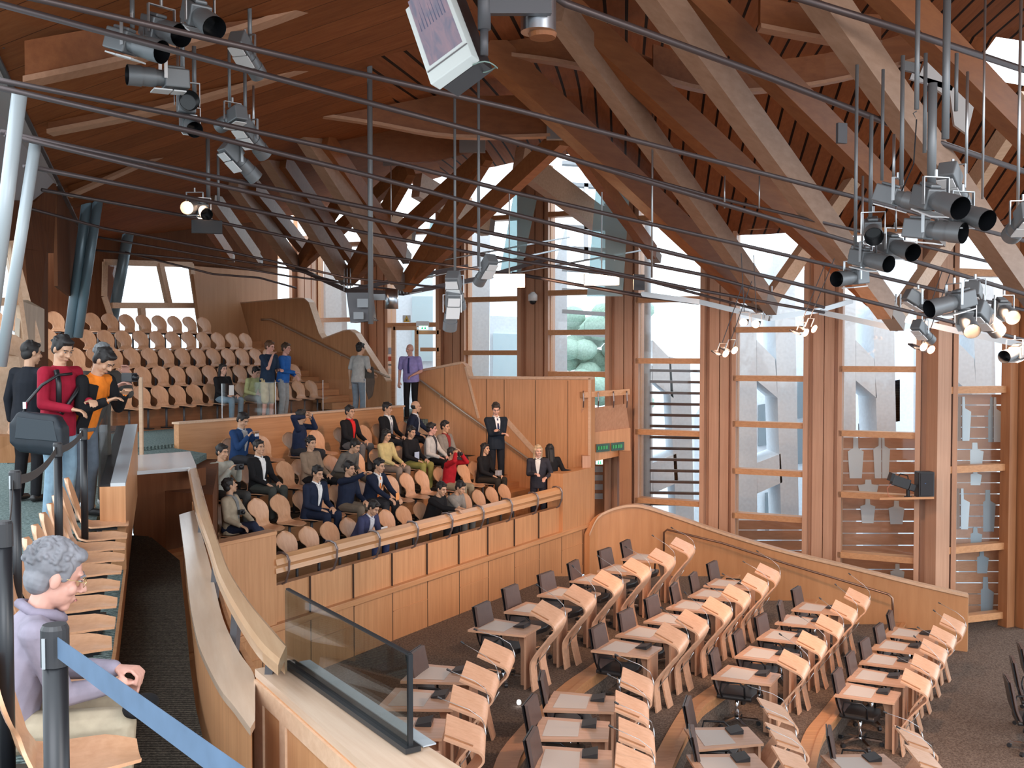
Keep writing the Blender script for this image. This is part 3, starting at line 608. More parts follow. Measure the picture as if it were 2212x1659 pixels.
# ---------------------------------------------------------------- podium with glass screen in the foreground
pod = empty('podium', onz(625, 1440, -.9)); o_ = -pod.location
tl, tr, br, bl = onz(553, 1446, 0), onz(640, 1430, 0), onz(958, 1634, 0), onz(700, 1720, 0)
bl = tl + (onz(740, 1609, 0) - tl) * 1.7
box = [tl, tr, br + (br - tr) * .35, bl]
def off(ps, dz): return [p + o_ + Z3 * dz for p in ps]
b = MB(); b.prism(off(box, -1.6), (0, 0, 1.56)); b.build('body', M_oak, pod)
cx_ = sum((p for p in box), Vector()) / 4
b = MB(); b.prism(off([p + (p - cx_).normalized() * .012 for p in box], -.04), (0, 0, .04)); b.build('top_board', wood('podium_top', (.52, .36, .25), (.64, .48, .36), rz=1.0, grain=(1.2, 16, 16), rough=.25), pod)
# frame and raised centre on the face towards the camera
e = (box[3] - box[0]); en = e.normalized(); on_ = Vector((en.y, -en.x, 0)); on_ = on_ if on_.y < 0 else -on_
b = MB()
for a, c, z0, z1 in ((.0, 1, -.14, -.05), (0, .07, -1.6, -.14), (.2, .24, -1.6, -.14)):
    p, q_ = box[0] + e * a, box[0] + e * c; b.prism(off([p, q_, q_ + on_ * .012, p + on_ * .012], z0), (0, 0, z1 - z0))
b.build('front_frame', M_pale, pod)
tag(pod, 'oak podium with pale grained top in the foreground below the glass screen', 'podium')
ga, gb = onz(622, 1436, 0.005), onz(886, 1622, 0.005); gd = (gb - ga); gn = Vector((gd.y, -gd.x, 0)).normalized()
gs = empty('glass_screen', ga); o_ = -ga
b = MB(); b.prism([ga + o_ + Z3 * .02, gb + o_ + Z3 * .02, gb + o_ + gn * .014 + Z3 * .02, ga + o_ + gn * .014 + Z3 * .02], (0, 0, .37)); b.build('pane', M_glassd, gs)
b = MB(); b.beam(ga + o_ + Z3 * .395, gb + o_ + Z3 * .395, .018, .008); b.beam(gb + o_, gb + o_ + Z3 * .395, .016, .02, gn); b.build('dark_edge', M_black, gs)
b = MB(); b.beam(ga + o_ + Z3 * .012, gb + o_ + gd * .02 + Z3 * .012, .07, .022); b.build('base_channel', M_black, gs)
b = MB(); b.beam(ga + o_ - gn * .09 + Z3 * .004, gb + o_ - gn * .09 + Z3 * .004, .06, .006); b.build('grey_strip', M_concd, gs)
tag(gs, 'smoky glass screen with black edges standing on the near podium', 'glass screen')
# ---------------------------------------------------------------- queue stanchions with belts
stn = [(-1.05, 2.32), (-1.88, 3.75), (-2.62, 5.35), (-3.13, 7.0), (-3.52, 8.35)]
slab = ['nearest black belt stanchion in front of the seated grey-haired visitor', 'black belt stanchion cut by the left edge of the picture', 'black belt stanchion on the green carpet left of the jeans legs', 'black belt stanchion in front of the man in the red jacket', 'black belt stanchion in front of the orange jacket']
M_belt = plain('blue_grey_belt', (.075, .125, .20), .7, 0, .1); M_belt2 = plain('dark_belt', (.05, .045, .045), .8)
for i, (x, y) in enumerate(stn):
    s_ = empty('belt_stanchion', (x, y, 0)); b = MB(); b.tube([(0, 0, .02), (0, 0, .93)], .028, 20); b.build('post', M_black, s_, True)
    b = MB(); b.tube([(0, 0, .90), (0, 0, .985), (0, 0, .995)], [.031, .031, .026], 20); b.build('cassette_head', M_blackp, s_)
    b = MB(); b.tube([(0, 0, 0), (0, 0, .02), (0, 0, .03)], [.17, .165, .05], 24); b.build('base', M_black, s_)
    b = MB(); b.box((-.012, -.031, .935), (.008, .004, .07)); b.build('clip', M_steel, s_)
    tag(s_, slab[i], 'stanchion', 'queue stanchions')
def belt(a, c, w_, mat, lab, sag=.0):
    a, c = Vector(a), Vector(c); n = 10; P_ = [a.lerp(c, i / n) - Z3 * sag * 4 * (i / n) * (1 - i / n) for i in range(n + 1)]
    d = (c - a).normalized(); s_ = Vector((d.y, -d.x, 0)) * .001; b = MB(); b.ribbon([p - a for p in P_], s_, Z3 * w_); o = b.build('barrier_belt', mat); o.location = a; tag(o, lab, 'belt')
belt((-1.03, 2.29, .925), (-.30, 1.42, .93), .048, M_belt, 'blue-grey barrier belt running from the nearest stanchion across the seated visitor')
belt((-1.88, 3.72, .92), (-2.62, 5.33, .90), .05, M_belt2, 'dark barrier belt hanging slack at the left edge of the picture', .12)
belt((-2.62, 5.37, .92), (-3.13, 6.98, .92), .05, M_belt2, 'dark barrier belt in front of the blue jeans', .05)
belt((-3.13, 7.02, .92), (-3.52, 8.33, .93), .05, M_belt2, 'dark barrier belt below the black shoulder bag', .03)
# ---------------------------------------------------------------- left side: columns, sloping glazing, curved oak panels
def pipe_thing(nm, a, c, r, mat, lab, cat, seg=16):
    a, c = Vector(a), Vector(c); b = MB(); b.tube([Vector((0, 0, 0)), c - a], r, seg); o = b.build(nm, mat, None, True); o.location = a; tag(o, lab, cat); return o
pipe_thing('leaning_column', at(-22, 720, 8.5), at(42, 205, 8.2), .058, M_colpaint, 'pale round leaning column at the upper left corner edge', 'column')
pipe_thing('leaning_column', at(2, 790, 9.6), at(78, 300, 9.4), .052, M_colpaint, 'pale round leaning column second from the left edge', 'column')
pipe_thing('leaning_column', at(150, 728, 19.0), at(194, 392, 18.6), .095, M_coldark, 'slate blue leaning column, left one of the pair behind the red jacket', 'column')
pipe_thing('leaning_column', at(168, 728, 19.0), at(214, 420, 18.6), .085, M_coldark, 'slate blue leaning column, right one of the pair behind the red jacket', 'column')
pipe_thing('leaning_column', at(238, 720, 25.2), at(278, 500, 24.6), .13, M_coldark, 'slate blue leaning column crossing the bright rear window', 'column')
def pl3(pts, th, nm, mat, kind='structure', **k):
    b = MB(); v = [at(*p) for p in pts]; n = (v[1] - v[0]).cross(v[2] - v[0]).normalized(); b.prism(v, n * th); o = b.build(nm, mat, **k); o['kind'] = kind; return o
# bright roof light with bars in the upper left corner
pl3([(-40, 62, 9.0), (30, 62, 9.0), (52, 95, 9.2), (-40, 130, 9.0)], .02, 'window_12', plain('skylight_white', (.85, .88, .9), .5, emis=((.9, .95, 1), .9)))
for i, (x0, x1) in enumerate(((8, 6), (22, 21), (34, 34))):
    b = MB(); b.beam(at(x0, 64, 8.95), at(x1, 104 - i * 5, 8.95), .02, .03); struct(b, 'trim_53', M_greyd)
# sloping window wall at the far left
pl3([(-60, 480, 12), (20, 520, 13), (52, 790, 13.2), (-60, 800, 12.2)], .02, 'window_11', M_glass)
for (a, c), w_ in ((((22, 520, 12.8), (56, 760, 13)), .07), (((-60, 655, 12), (32, 650, 12.9)), .10), (((32, 560, 13.0), (22, 530, 13.0)), .05)):
    b = MB(); b.beam(at(*a), at(*c), w_, w_); struct(b, 'trim_50', M_pale)
b = MB(); b.beam(at(55, 620, 15), at(20, 560, 14), .05, .2); struct(b, 'trim_51', M_white)
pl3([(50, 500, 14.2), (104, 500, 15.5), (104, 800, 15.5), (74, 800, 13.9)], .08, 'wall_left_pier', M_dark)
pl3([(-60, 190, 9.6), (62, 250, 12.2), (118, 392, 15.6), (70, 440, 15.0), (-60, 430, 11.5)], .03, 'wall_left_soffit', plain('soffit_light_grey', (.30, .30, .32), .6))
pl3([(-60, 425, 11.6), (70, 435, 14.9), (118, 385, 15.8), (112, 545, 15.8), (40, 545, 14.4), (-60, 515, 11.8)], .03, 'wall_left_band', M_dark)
b = MB(); b.beam(at(18, 528, 13.2), at(74, 742, 13.4), .14, .14); struct(b, 'trim_54', M_pale)
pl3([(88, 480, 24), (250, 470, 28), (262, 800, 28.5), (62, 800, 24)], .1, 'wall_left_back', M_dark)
pl3([(40, 760, 12.9), (46, 650, 12.9), (60, 648, 13), (96, 668, 13.6), (96, 760, 13.6)], .08, 'wall_left_end', wood('grey_oak', (.36, .27, .20), (.48, .37, .28), ry=math.pi / 2, grain=(.8, 12, 12)))
pl3([(-60, 762, 11), (10, 762, 11.2), (40, 770, 11.4), (70, 790, 11.6), (72, 960, 11.6), (-60, 960, 11)], .25, 'wall_left_front', M_pale)
b = MB(); b.prism([at(-60, 940, 10.9), at(50, 945, 11.3), at(60, 1000, 11.3), at(-60, 1000, 10.9)], (0, .6, 0)); struct(b, 'trim_52', M_oak)

# ================================================================ CEILING
E0 = Vector((-4.5, 9.0)); em = Vector((.94, .342))
def hceil(x, y):
    d = em.x * (x - E0.x) + em.y * (y - E0.y)
    a = 4.25 + .25 * max(d, -.3)
    # height over the facade side: comes down on the right part of the chamber
    fx = Vector((x, y, 0)) - FB * 1.075; df = -fx.dot(FN)          # distance in front of the facade
    tt = -(fx.dot(FD)) ; right = min(1, max(0, (tt + 5.5) / 1.5))
    c = 6.3 + .0 * df; e_ = 4.15 + .42 * max(df, 0)
    c2 = c + (min(c, e_) - c) * right
    m_ = min(a, c2); k = .35
    return m_ if abs(a - c2) > k else m_ - (k - abs(a - c2)) ** 2 / (4 * k)
def ceil_pt(x, y): return Vector((x, y, hceil(x, y)))
def facade_y(x): # facade line y at x
    if x > 9: return 20.6
    best = 0
    for i in range(60):
        t = -1.2 + i * .3; p = FP(t)
        if p.x <= x: return p.y
    return 30
def eave_x(y): return E0.x + (-.342 / .94) * (y - E0.y)
def patch(name, mat, inside, step=.45):
    vid = {}; b = MB(); vs = []; fs = []
    def V(i, j):
        if (i, j) not in vid:
            x, y = i * step, j * step; x = max(x, eave_x(y)); yy = min(y, facade_y(x) + .1); vid[(i, j)] = len(vs); vs.append(ceil_pt(x, yy))
        return vid[(i, j)]
    for i in range(-40, 36):
        for j in range(3, 66):
            x, y = (i + .5) * step, (j + .5) * step
            if x < eave_x(y) - step * .6 or y > facade_y(x) + step or not inside(x, y): continue
            if x > 5:
                hx, hy = proj(ceil_pt(x, y))
                if hx > 2135 and 95 < hy < 175: continue
            fs.append((V(i, j), V(i, j + 1), V(i + 1, j + 1), V(i + 1, j)))
    b.add(vs, fs); return struct(b, name, mat)
def proj(p):
    v = p - Vector((0, 0, CAMZ)); c = v.y * cp - v.z * sp; return CX + F * v.x / c, CY - F * (v.y * sp + v.z * cp) / c
def is_slat(x, y):
    px, py = proj(ceil_pt(x, y)) if y > .5 else (0, 0); return x > -1.75 and (y > 10.2 if x > -.6 else y > 12.5)
patch('ceiling', M_ceil, lambda x, y: not is_slat(x, y))
patch('ceiling', M_slat, is_slat)
# edge trim of the eaves and the metal soffit outside it
b = MB(); pts = [Vector((eave_x(y), y, hceil(eave_x(y), y))) for y in (3, 6, 9, 12, 16, 20, 24)]
b.ribbon([p + Vector((-.04, 0, -.03)) for p in pts], Vector((.04, 0, 0)), Z3 * .05); struct(b, 'trim_60', M_greyd)
b = MB(); b.ribbon([p + Vector((-.75, 0, -.2)) for p in pts[2:5]], Vector((.7, 0, .16)), Z3 * .03); struct(b, 'trim_61', plain('grey_soffit', (.42, .42, .44), .5))
b = MB(); b.ribbon([p + Vector((-.1, 0, -1.6)) for p in pts[4:]], Vector((.03, 0, 0)), Z3 * 1.6); struct(b, 'wall_left_upper', M_dark)
# folded soffit ribs: deep curved boards with a pale lower edge
def rib(pts, depth, lab_n, th=.10, edge=True):
    P_ = smooth_path([at(*p) for p in pts], 5)
    b = MB(); b.ribbon([p for p in P_], Vector((.0, th / 2, 0)), Z3 * depth); struct(b, 'ceiling_rib', M_fascia).name = 'ceiling_rib_%d' % lab_n
    if edge: b = MB(); b.ribbon([p - Z3 * .05 for p in P_], Vector((0, th * .9, 0)), Z3 * .05); struct(b, 'trim', M_edge).name = 'trim_%d' % (70 + lab_n)
rib([(60, 170, 8.6), (300, 118, 9.4), (560, 48, 9.9), (760, -30, 10)], .30, 1)
rib([(108, 282, 12.0), (380, 225, 12.2), (700, 128, 12.4), (920, 30, 12.2)], .32, 2)
rib([(150, 420, 16.4), (420, 300, 15.6), (640, 205, 15.0), (900, 120, 14.0)], .34, 3)
rib([(650, 240, 15.6), (800, 262, 15.9), (980, 292, 16.2), (1200, 290, 16.4)], .62, 4)
rib([(640, 300, 18.0), (760, 335, 18.4), (900, 352, 18.6), (1010, 330, 18.8)], .62, 5, edge=False)
rib([(1060, 112, 13.4), (1250, 140, 13.8), (1420, 205, 14.2)], .45, 6)
rib([(1410, 160, 13.6), (1560, 195, 14.2), (1780, 175, 14.8), (2000, 120, 14.6)], .38, 7)
rib([(1640, 55, 11.4), (1800, 85, 11.6), (1900, 92, 11.8)], .3, 8)
b = MB(); p = at(1180, 262, 16.2); 
for (x, y, Y, w_) in ((1212, 284, 16.3, 62), (1020, 312, 18.4, 56), (850, 340, 19.6, 46)):
    bb = MB(); bb.prism([at(x - w_ / 2, y + 16, Y), at(x + w_ / 2, y + 16, Y), at(x + w_ / 2, y - 20, Y), at(x - w_ / 2, y - 20, Y)], (0, .12, 0)); o_ = bb.build('beam_end_plate', plain('plate_grey', (.26, .23, .22), .5)); o_.name = 'beam_end_plate'
    tag(o_, 'grey metal end plate on the %s roof board over the clerestory glass' % {1212: 'largest right', 1020: 'middle', 850: 'smallest left'}[x], 'plate')
# ================================================================ ROOF BEAMS
BE = [ # (x0,y0,Y0),(x1,y1,Y1), w, h, mat, label
 ((1045,92,13.2),(1648,662,18.0),.26,.46,0,'dark timber roof beam from under the hanging monitor down to the left chamber node'),
 ((1205,20,11.6),(1668,668,17.6),.22,.40,1,'paler planed roof beam from the steel cylinder down to the left chamber node'),
 ((1215,15,11.9),(1925,672,17.2),.24,.42,0,'long timber roof beam from the steel cylinder down to the right chamber node'),
 ((1385,-60,10.4),(1940,700,16.4),.26,.44,1,'pale faced roof beam crossing the middle of the slotted ceiling'),
 ((1450,-60,11.0),(2030,520,16.6),.24,.42,0,'dark timber roof beam behind the pale faced one on the slotted ceiling'),
 ((1740,-60,9.6),(2235,650,14.4),.26,.44,1,'pale faced roof beam running past the big lamp cluster to the right edge'),
 ((1880,-60,10.0),(2260,330,13.4),.26,.44,0,'timber roof beam at the upper right corner'),
 ((1655,660,17.9),(1850,380,19.6),.2,.30,2,'short pale strut rising to the right from the left chamber node'),
 ((1930,690,16.8),(2080,470,18.6),.2,.30,2,'short strut rising to the right from the right chamber node'),
 ((2090,420,17.0),(2225,210,15.6),.2,.34,2,'pale roof strut near the right edge of the picture'),
 ((1835,600,18.4),(1700,440,19.8),.18,.28,0,'short strut rising to the left between the chamber nodes'),
 ((642,262,17.0),(871,618,21.0),.24,.44,1,'planed roof beam down to the node above the wall clock column'),
 ((700,300,17.6),(880,560,21.4),.2,.4,0,'darker roof beam beside the planed one over the upper landing'),
 ((567,318,18.5),(748,606,22.6),.24,.42,1,'roof beam down to the middle node over the upper landing'),
 ((610,345,19.0),(760,560,23.0),.2,.38,0,'dark roof beam behind the middle node beam'),
 ((505,392,20.0),(642,578,24.2),.24,.40,1,'roof beam down to the third node from the right over the landing'),
 ((545,400,20.6),(660,540,24.6),.2,.36,0,'dark roof beam behind the third node'),
 ((455,420,21.5),(560,566,25.4),.22,.38,1,'small roof beam near the floodlight at the left'),
 ((420,440,22.5),(500,560,26.0),.2,.34,0,'smallest roof beam beside the rear window'),
 ((874,620,21.0),(1050,335,19.0),.22,.34,0,'dark strut rising from the right node over the landing to the middle roof board'),
 ((878,612,21.2),(1215,296,16.6),.22,.36,0,'long dark strut rising from the right node to the largest roof board'),
 ((750,606,22.6),(885,366,20.2),.22,.34,0,'dark strut rising from the middle node to the left roof board'),
 ((756,600,22.8),(1040,344,19.0),.22,.34,0,'long dark strut crossing behind the strip of clerestory glass'),
 ((645,576,24.2),(742,420,22.2),.2,.32,0,'dark strut rising from the third node'),
 ((650,570,24.3),(868,372,20.6),.2,.32,0,'long dark strut rising from the third node to the left roof board'),
 ((1120,345,20.0),(1300,480,22.6),.26,.62,2,'broad pale beam sloping down right behind the clerestory glass'),
 ((900,400,22.0),(1060,492,24.5),.26,.60,2,'broad pale beam sloping down behind the middle struts'),
 ((770,430,24.0),(890,510,26.4),.26,.55,2,'broad pale beam sloping down behind the left struts'),
 ((1230,300,17.2),(1420,560,21.4),.2,.34,0,'dark beam dropping from the largest roof board past the tall windows'),
]
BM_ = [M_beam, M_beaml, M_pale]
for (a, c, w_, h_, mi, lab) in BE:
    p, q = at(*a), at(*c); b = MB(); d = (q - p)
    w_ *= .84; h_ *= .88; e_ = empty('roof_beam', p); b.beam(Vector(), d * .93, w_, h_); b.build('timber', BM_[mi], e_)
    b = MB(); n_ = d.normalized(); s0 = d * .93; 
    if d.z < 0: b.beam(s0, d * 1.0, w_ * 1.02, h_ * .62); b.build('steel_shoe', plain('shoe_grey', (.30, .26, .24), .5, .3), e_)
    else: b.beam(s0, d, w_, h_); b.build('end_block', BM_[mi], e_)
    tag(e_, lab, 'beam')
rl = empty('roof_light_reflector', at(2030, 210, 14.5)); o_ = -rl.location
for pts, nm, mt in (([(1985, 165), (2005, 118), (2058, 190), (2040, 205)], 'plate', M_white), ([(2045, 150), (2060, 130), (2110, 205), (2090, 290), (2062, 270)], 'plate', M_white), ([(1950, 130), (1990, 138), (1985, 158), (1948, 150)], 'bracket', M_grey), ([(1970, 158), (2060, 185), (2056, 196), (1966, 170)], 'bar', M_steel)):
    b = MB(); b.prism([at(x, y, 14.5) + o_ for x, y in pts], (0, .06, 0)); b.build(nm, mt, rl)
tag(rl, 'white angular reflector plates high behind the rods of the right lamp cluster', 'reflector')
# ================================================================ TENSION RODS
RODS = [
 ([(-40,-30,6.6),(90,0,6.8),(1106,235,8.8),(2240,527,11.5)], .024, 'topmost thin steel rod crossing from the upper left corner in front of the monitor'),
 ([(-40,-2,7.2),(1106,305,9.6),(2240,643,12.4)], .026, 'second steel rod from the upper left corner, thicker and darker'),
 ([(-60,162,8.2),(420,255,9.2),(850,350,10.4),(1106,415,11.2),(2240,676,14.4)], .024, 'upper rod of the pair starting at the first leaning column'),
 ([(-60,176,8.2),(420,285,9.2),(800,380,10.4),(1106,462,11.4),(2240,741,14.6)], .026, 'lower rod of the pair starting at the first leaning column'),
 ([(0,284,9.0),(430,375,10.4),(800,450,11.8),(1106,513,13.0),(1526,595,14.8),(1780,664,16.6)], .026, 'upper rod of the pair crossing the second leaning column'),
 ([(10,290,9.0),(450,395,10.4),(800,473,11.8),(1106,545,13.2),(1500,625,15),(1780,675,16.6)], .024, 'lower rod of the pair crossing the second leaning column'),
 ([(52,358,9.5),(450,435,11.4),(800,505,13.2),(1106,562,14.8),(1386,603,16.4),(1660,675,18.0)], .024, 'steel rod starting at the bracket of the second leaning column'),
 ([(90,410,13),(450,475,15),(800,550,17),(1106,592,18.6),(1500,655,18.6)], .024, 'steel rod starting at the grey soffit bracket'),
 ([(55,448,14),(220,492,15.5),(500,545,17.5),(750,600,19.5),(960,622,20)], .022, 'thin rod passing behind the slate blue columns'),
 ([(200,510,19),(430,550,20.5),(625,580,22),(750,615,22.6)], .022, 'thin rod over the rear window'),
 ([(270,545,21),(460,592,22),(560,600,22.5),(640,622,23)], .022, 'lowest thin rod over the rear window'),
 ([(200,540,19),(410,560,20),(620,596,21.5),(870,628,21.2)], .020, 'rod catching orange light between rear window and struts'),
 ([(1200,-8,8.6),(1221,7,8.6),(1656,165,10.2),(2006,300,11.6),(2240,380,12.6)], .034, 'thick dark tube running from above the steel cylinder to the right edge'),
 ([(1700,-12,9.2),(1966,70,10),(2240,160,11)], .036, 'thick dark tube at the upper right corner'),
 ([(1180,330,12.2),(1310,362,12.6),(1540,425,13.2),(2240,590,15)], .022, 'steel rod passing in front of the paler planed beam'),
 ([(1106,590,18),(1386,640,18.4),(1510,655,18.4)], .03, 'stout chord left of the dangling lamp pair'),
]
for pts, r, lab in RODS:
    P_ = [at(*p) for p in pts]; b = MB(); a0 = P_[0]; P2 = [p - a0 for p in P_]
    b.tube(P2, r, 8); o_ = b.build('tension_rod', M_tube, None, True); o_.location = a0; tag(o_, lab, 'rod')
CH = [([(1385,635,18.4),(1511,652,18.2),(1661,688,17.6)], 'flat steel chord bar to the left chamber node'), ([(1661,688,17.6),(1771,670,18.6),(1840,650,19.4)], 'flat steel chord bar rising behind the left chamber node'),
      ([(1771,674,17.4),(1936,710,16.6)], 'flat steel chord bar to the right chamber node'), ([(1936,710,16.6),(2060,680,17.6)], 'flat steel chord bar rising behind the right chamber node'),
      ([(1956,690,15.8),(2100,722,15.4),(2240,752,15)], 'flat steel chord bar leaving at the right edge'),
      ([(640,578,23.4),(750,628,22.2),(871,634,21.2)], 'steel chord bar joining the nodes over the landing'), ([(871,634,21.2),(1040,600,22),(1180,560,22.6)], 'steel chord bar rising right from the landing node'), ([(750,628,22.2),(900,596,23),(1010,575,24)], 'steel chord bar rising right from the middle landing node')]
for pts, lab in CH:
    P_ = [at(*p) for p in pts]; b = MB()
    for i in range(len(P_) - 1): b.beam(P_[i] - P_[0], P_[i + 1] - P_[0], .05, .09)
    o_ = b.build('chord_bar', M_steel if 'chamber' in lab or 'edge' in lab else M_tube); o_.location = P_[0]; tag(o_, lab, 'bar')
for pts, lab in (([(885, 634, 21.0), (1075, 598, 24.2)], 'pale thin rod rising right from the landing node, lower one'), ([(900, 604, 21.2), (1240, 532, 24.0)], 'pale thin rod rising right from the landing node, upper one'), ([(935, 566, 22.0), (1230, 512, 24.0)], 'pale thin rod in front of the clerestory, topmost'), ([(1110, 590, 21.5), (1390, 540, 22.6)], 'pale thin rod passing behind the two floodlights')):
    P_ = [at(*p) for p in pts]; b = MB(); b.tube([p - P_[0] for p in P_], .022, 6); o_ = b.build('tie_rod', M_steel, None, True); o_.location = P_[0]; tag(o_, lab, 'rod')
# node posts
for (x, y0, y1, Y, lab) in ((1658, 618, 688, 17.6, 'left chamber node'), (1935, 635, 710, 16.6, 'right chamber node'), (872, 590, 634, 21.1, 'right node over the landing'), (750, 580, 628, 22.2, 'middle node over the landing')):
    e_ = empty('node_post', at(x, y1, Y)); z1 = at(x, y0, Y).z - at(x, y1, Y).z
    for dx in (-.07, 0, .07): b = MB(); b.tube([Vector((dx, 0, 0)), Vector((dx, 0, z1))], .014, 6); b.build('rod', M_steel, e_)
    tag(e_, 'short group of three steel rods at the ' + lab, 'post')
# ================================================================ DESKS (one prototype, then copies)
def bend(pts, n=4): return smooth_path([Vector(p) for p in pts], n)
def sheet(mb, prof, y0, y1, th=.022):    # ply sheet following profile (x,z), from y0 to y1 (may be functions of i)
    P_ = bend([(x, 0, z) for x, z in prof]); n = len(P_); loops = []
    for i, p in enumerate(P_):
        d = (P_[min(i + 1, n - 1)] - P_[max(i - 1, 0)]).normalized(); nn = Vector((-d.z, 0, d.x)) * th; t = i / (n - 1)
        a = y0(t) if callable(y0) else y0; c = y1(t) if callable(y1) else y1
        loops.append([p + Vector((0, a, 0)), p + Vector((0, c, 0)), p + nn + Vector((0, c, 0)), p + nn + Vector((0, a, 0))])
    mb.loft(loops)
def make_desk():
    r = empty('lectern_desk')
    def tilt(mb):
        for v in mb.v:
            w_ = min(1, max(0, (v.z - .76) / .14)); v.z += v.y * .23 * w_
    b = MB(); sheet(b, [(-.14, 1.075), (.0, 1.02), (.13, .97), (.18, .945), (.205, .905), (.19, .84), (.09, .70), (-.03, .55)], -.19, .19); tilt(b)
    b.build('lectern_top', M_desk, r, True).modifiers.new('e', 'EDGE_SPLIT').split_angle = .9
    b = MB(); sheet(b, [(-.03, .55), (-.09, .46), (-.13, .38), (-.135, .29), (-.12, .15), (-.10, .0)], lambda t: -.19 - .01 * t, lambda t: -.004 - .02 * t); b.build('leg', M_desk, r)
    b = MB(); sheet(b, [(-.03, .55), (-.08, .46), (-.10, .38), (-.09, .29), (-.06, .15), (-.02, .0)], lambda t: .004 + .03 * t, lambda t: .19 + .02 * t); b.build('leg', M_desk, r)
    b = MB(); b.beam((-.13, -.15, 1.062), (.12, -.15, .965), .012, .022, Vector((0, 0, 1))); b.build('book_rest', wood('desk_edge', (.34, .15, .07), (.44, .21, .10)), r)
    b = MB(); b.prism([(-1.0, -.31, .715), (-.20, -.22, .715), (-.20, .30, .715), (-.97, .36, .715)], (0, 0, .03)); tp_ = b.build('table_top', M_desk, r)
    b = MB(); b.prism([(-.90, -.22, .747), (-.52, -.19, .747), (-.52, .22, .747), (-.88, .26, .747)], (0, 0, .003)); b.build('writing_inlay', M_pad, r)
    b = MB(); b.prism([(-.36, 0, 0), (-.24, 0, 0), (-.20, 0, .3), (-.22, 0, .715), (-.42, 0, .715), (-.36, 0, .5)], (0, .04, 0)); b.prism([(-.24, -.15, 0), (-.21, -.15, 0), (-.21, -.15, .715), (-.24, -.15, .715)], (0, .32, 0)); b.build('table_support', M_oakz, r)
    b = MB(); b.prism([(-.50, .06, .75), (-.34, .06, .75), (-.34, .06, .80), (-.50, .06, .765)], (0, .20, 0)); ph = b.build('voting_console', M_blackp, r)
    b = MB(); b.tube([(.19, .165, .88), (.225, .165, .96), (.215, .165, 1.04)], [.008, .008, .006], 6); b.tube([(.215, .165, 1.04), (.19, .16, 1.11), (.08, .155, 1.20), (-.16, .14, 1.32)], .0035, 5); mi = b.build('microphone_arm', M_steel, r, True)
    b = MB(); b.tube([(-.16, .14, 1.32), (-.20, .138, 1.343)], [.010, .012], 6); b.build('microphone', M_blackp, mi)
    b = MB(); b.box((.045, 0, .63), (.014, .035, .11), Matrix.Rotation(.75, 3, 'Y')); b.build('cable_slot', M_blackp, r)
    b = MB(); b.tube([(.085, -.03, .60), (.03, -.03, .50), (-.05, -.04, .40), (-.11, -.05, .30), (-.12, -.05, .2)], .006, 5); b.build('cable', M_steel, r, True)
    return r
def make_chair():
    r = empty('office_chair')
    b = MB(); P_ = bend([(-.18, 0, .46), (-.235, 0, .60), (-.27, 0, .78), (-.31, 0, .99)]); loops = []
    for i, p in enumerate(P_):
        t = i / (len(P_) - 1); w_ = .225 - .035 * t; loops.append([p + Vector((.0, -w_, 0)), p + Vector((.028, -w_ * .96, 0)), p + Vector((.022, 0, 0)), p + Vector((.028, w_ * .96, 0)), p + Vector((0, w_, 0)), p + Vector((-.012, w_ * .9, 0)), p + Vector((-.014, -w_ * .9, 0))])
    b.loft(loops); b.build('backrest', M_leather, r, True).modifiers.new('e', 'EDGE_SPLIT').split_angle = 1.0
    b = MB(); b.ribbon([p + Vector((-.035, 0, 0)) for p in P_], Vector((0, .2, 0)), Vector((.015, 0, 0))); b.build('back_shell', M_black, r)
    b = MB(); b.loft([[(-.22, -y, z), (.22, -y, z), (.26, 0, z), (.22, y, z), (-.22, y, z)] for y, z in ((.21, .41), (.235, .43), (.235, .46), (.21, .485))]); b.build('seat', M_seatblack, r, False, .01)
    for s in (-1, 1):
        b = MB(); b.tube([(-.15, s * .24, .45), (-.17, s * .27, .55), (-.15, s * .28, .66), (.08, s * .28, .675), (.14, s * .27, .62), (.14, s * .24, .46)], .013, 6); b.build('armrest', M_black, r, True)
    b = MB(); b.tube([(0, 0, .08), (0, 0, .41)], [.03, .025], 10); b.build('gas_post', M_silver, r, True)
    b = MB()
    for i in range(5):
        a = i * 1.2566 + .3; b.beam((0, 0, .10), (.28 * math.cos(a), .28 * math.sin(a), .075), .04, .025)
    b.build('star_base', M_silver, r)
    for i in range(5):
        a = i * 1.2566 + .3; b = MB(); c = Vector((.28 * math.cos(a), .28 * math.sin(a), .03)); t_ = Vector((-math.sin(a), math.cos(a), 0)) * .02; b.tube([c - t_, c + t_], .03, 10); b.build('castor', M_blackp, r)
    return r
desk0 = make_desk(); chair0 = make_chair(); first = [True, True]
arcn = {'A': 'arc beside the gallery wall', 'B': 'second arc from it', 'C': 'third arc from it', 'D': 'frontmost arc'}
arcn = {'A': 'arc nearest the gallery', 'B': 'second arc', 'C': 'third arc', 'D': 'frontmost arc'}
random.seed(11)
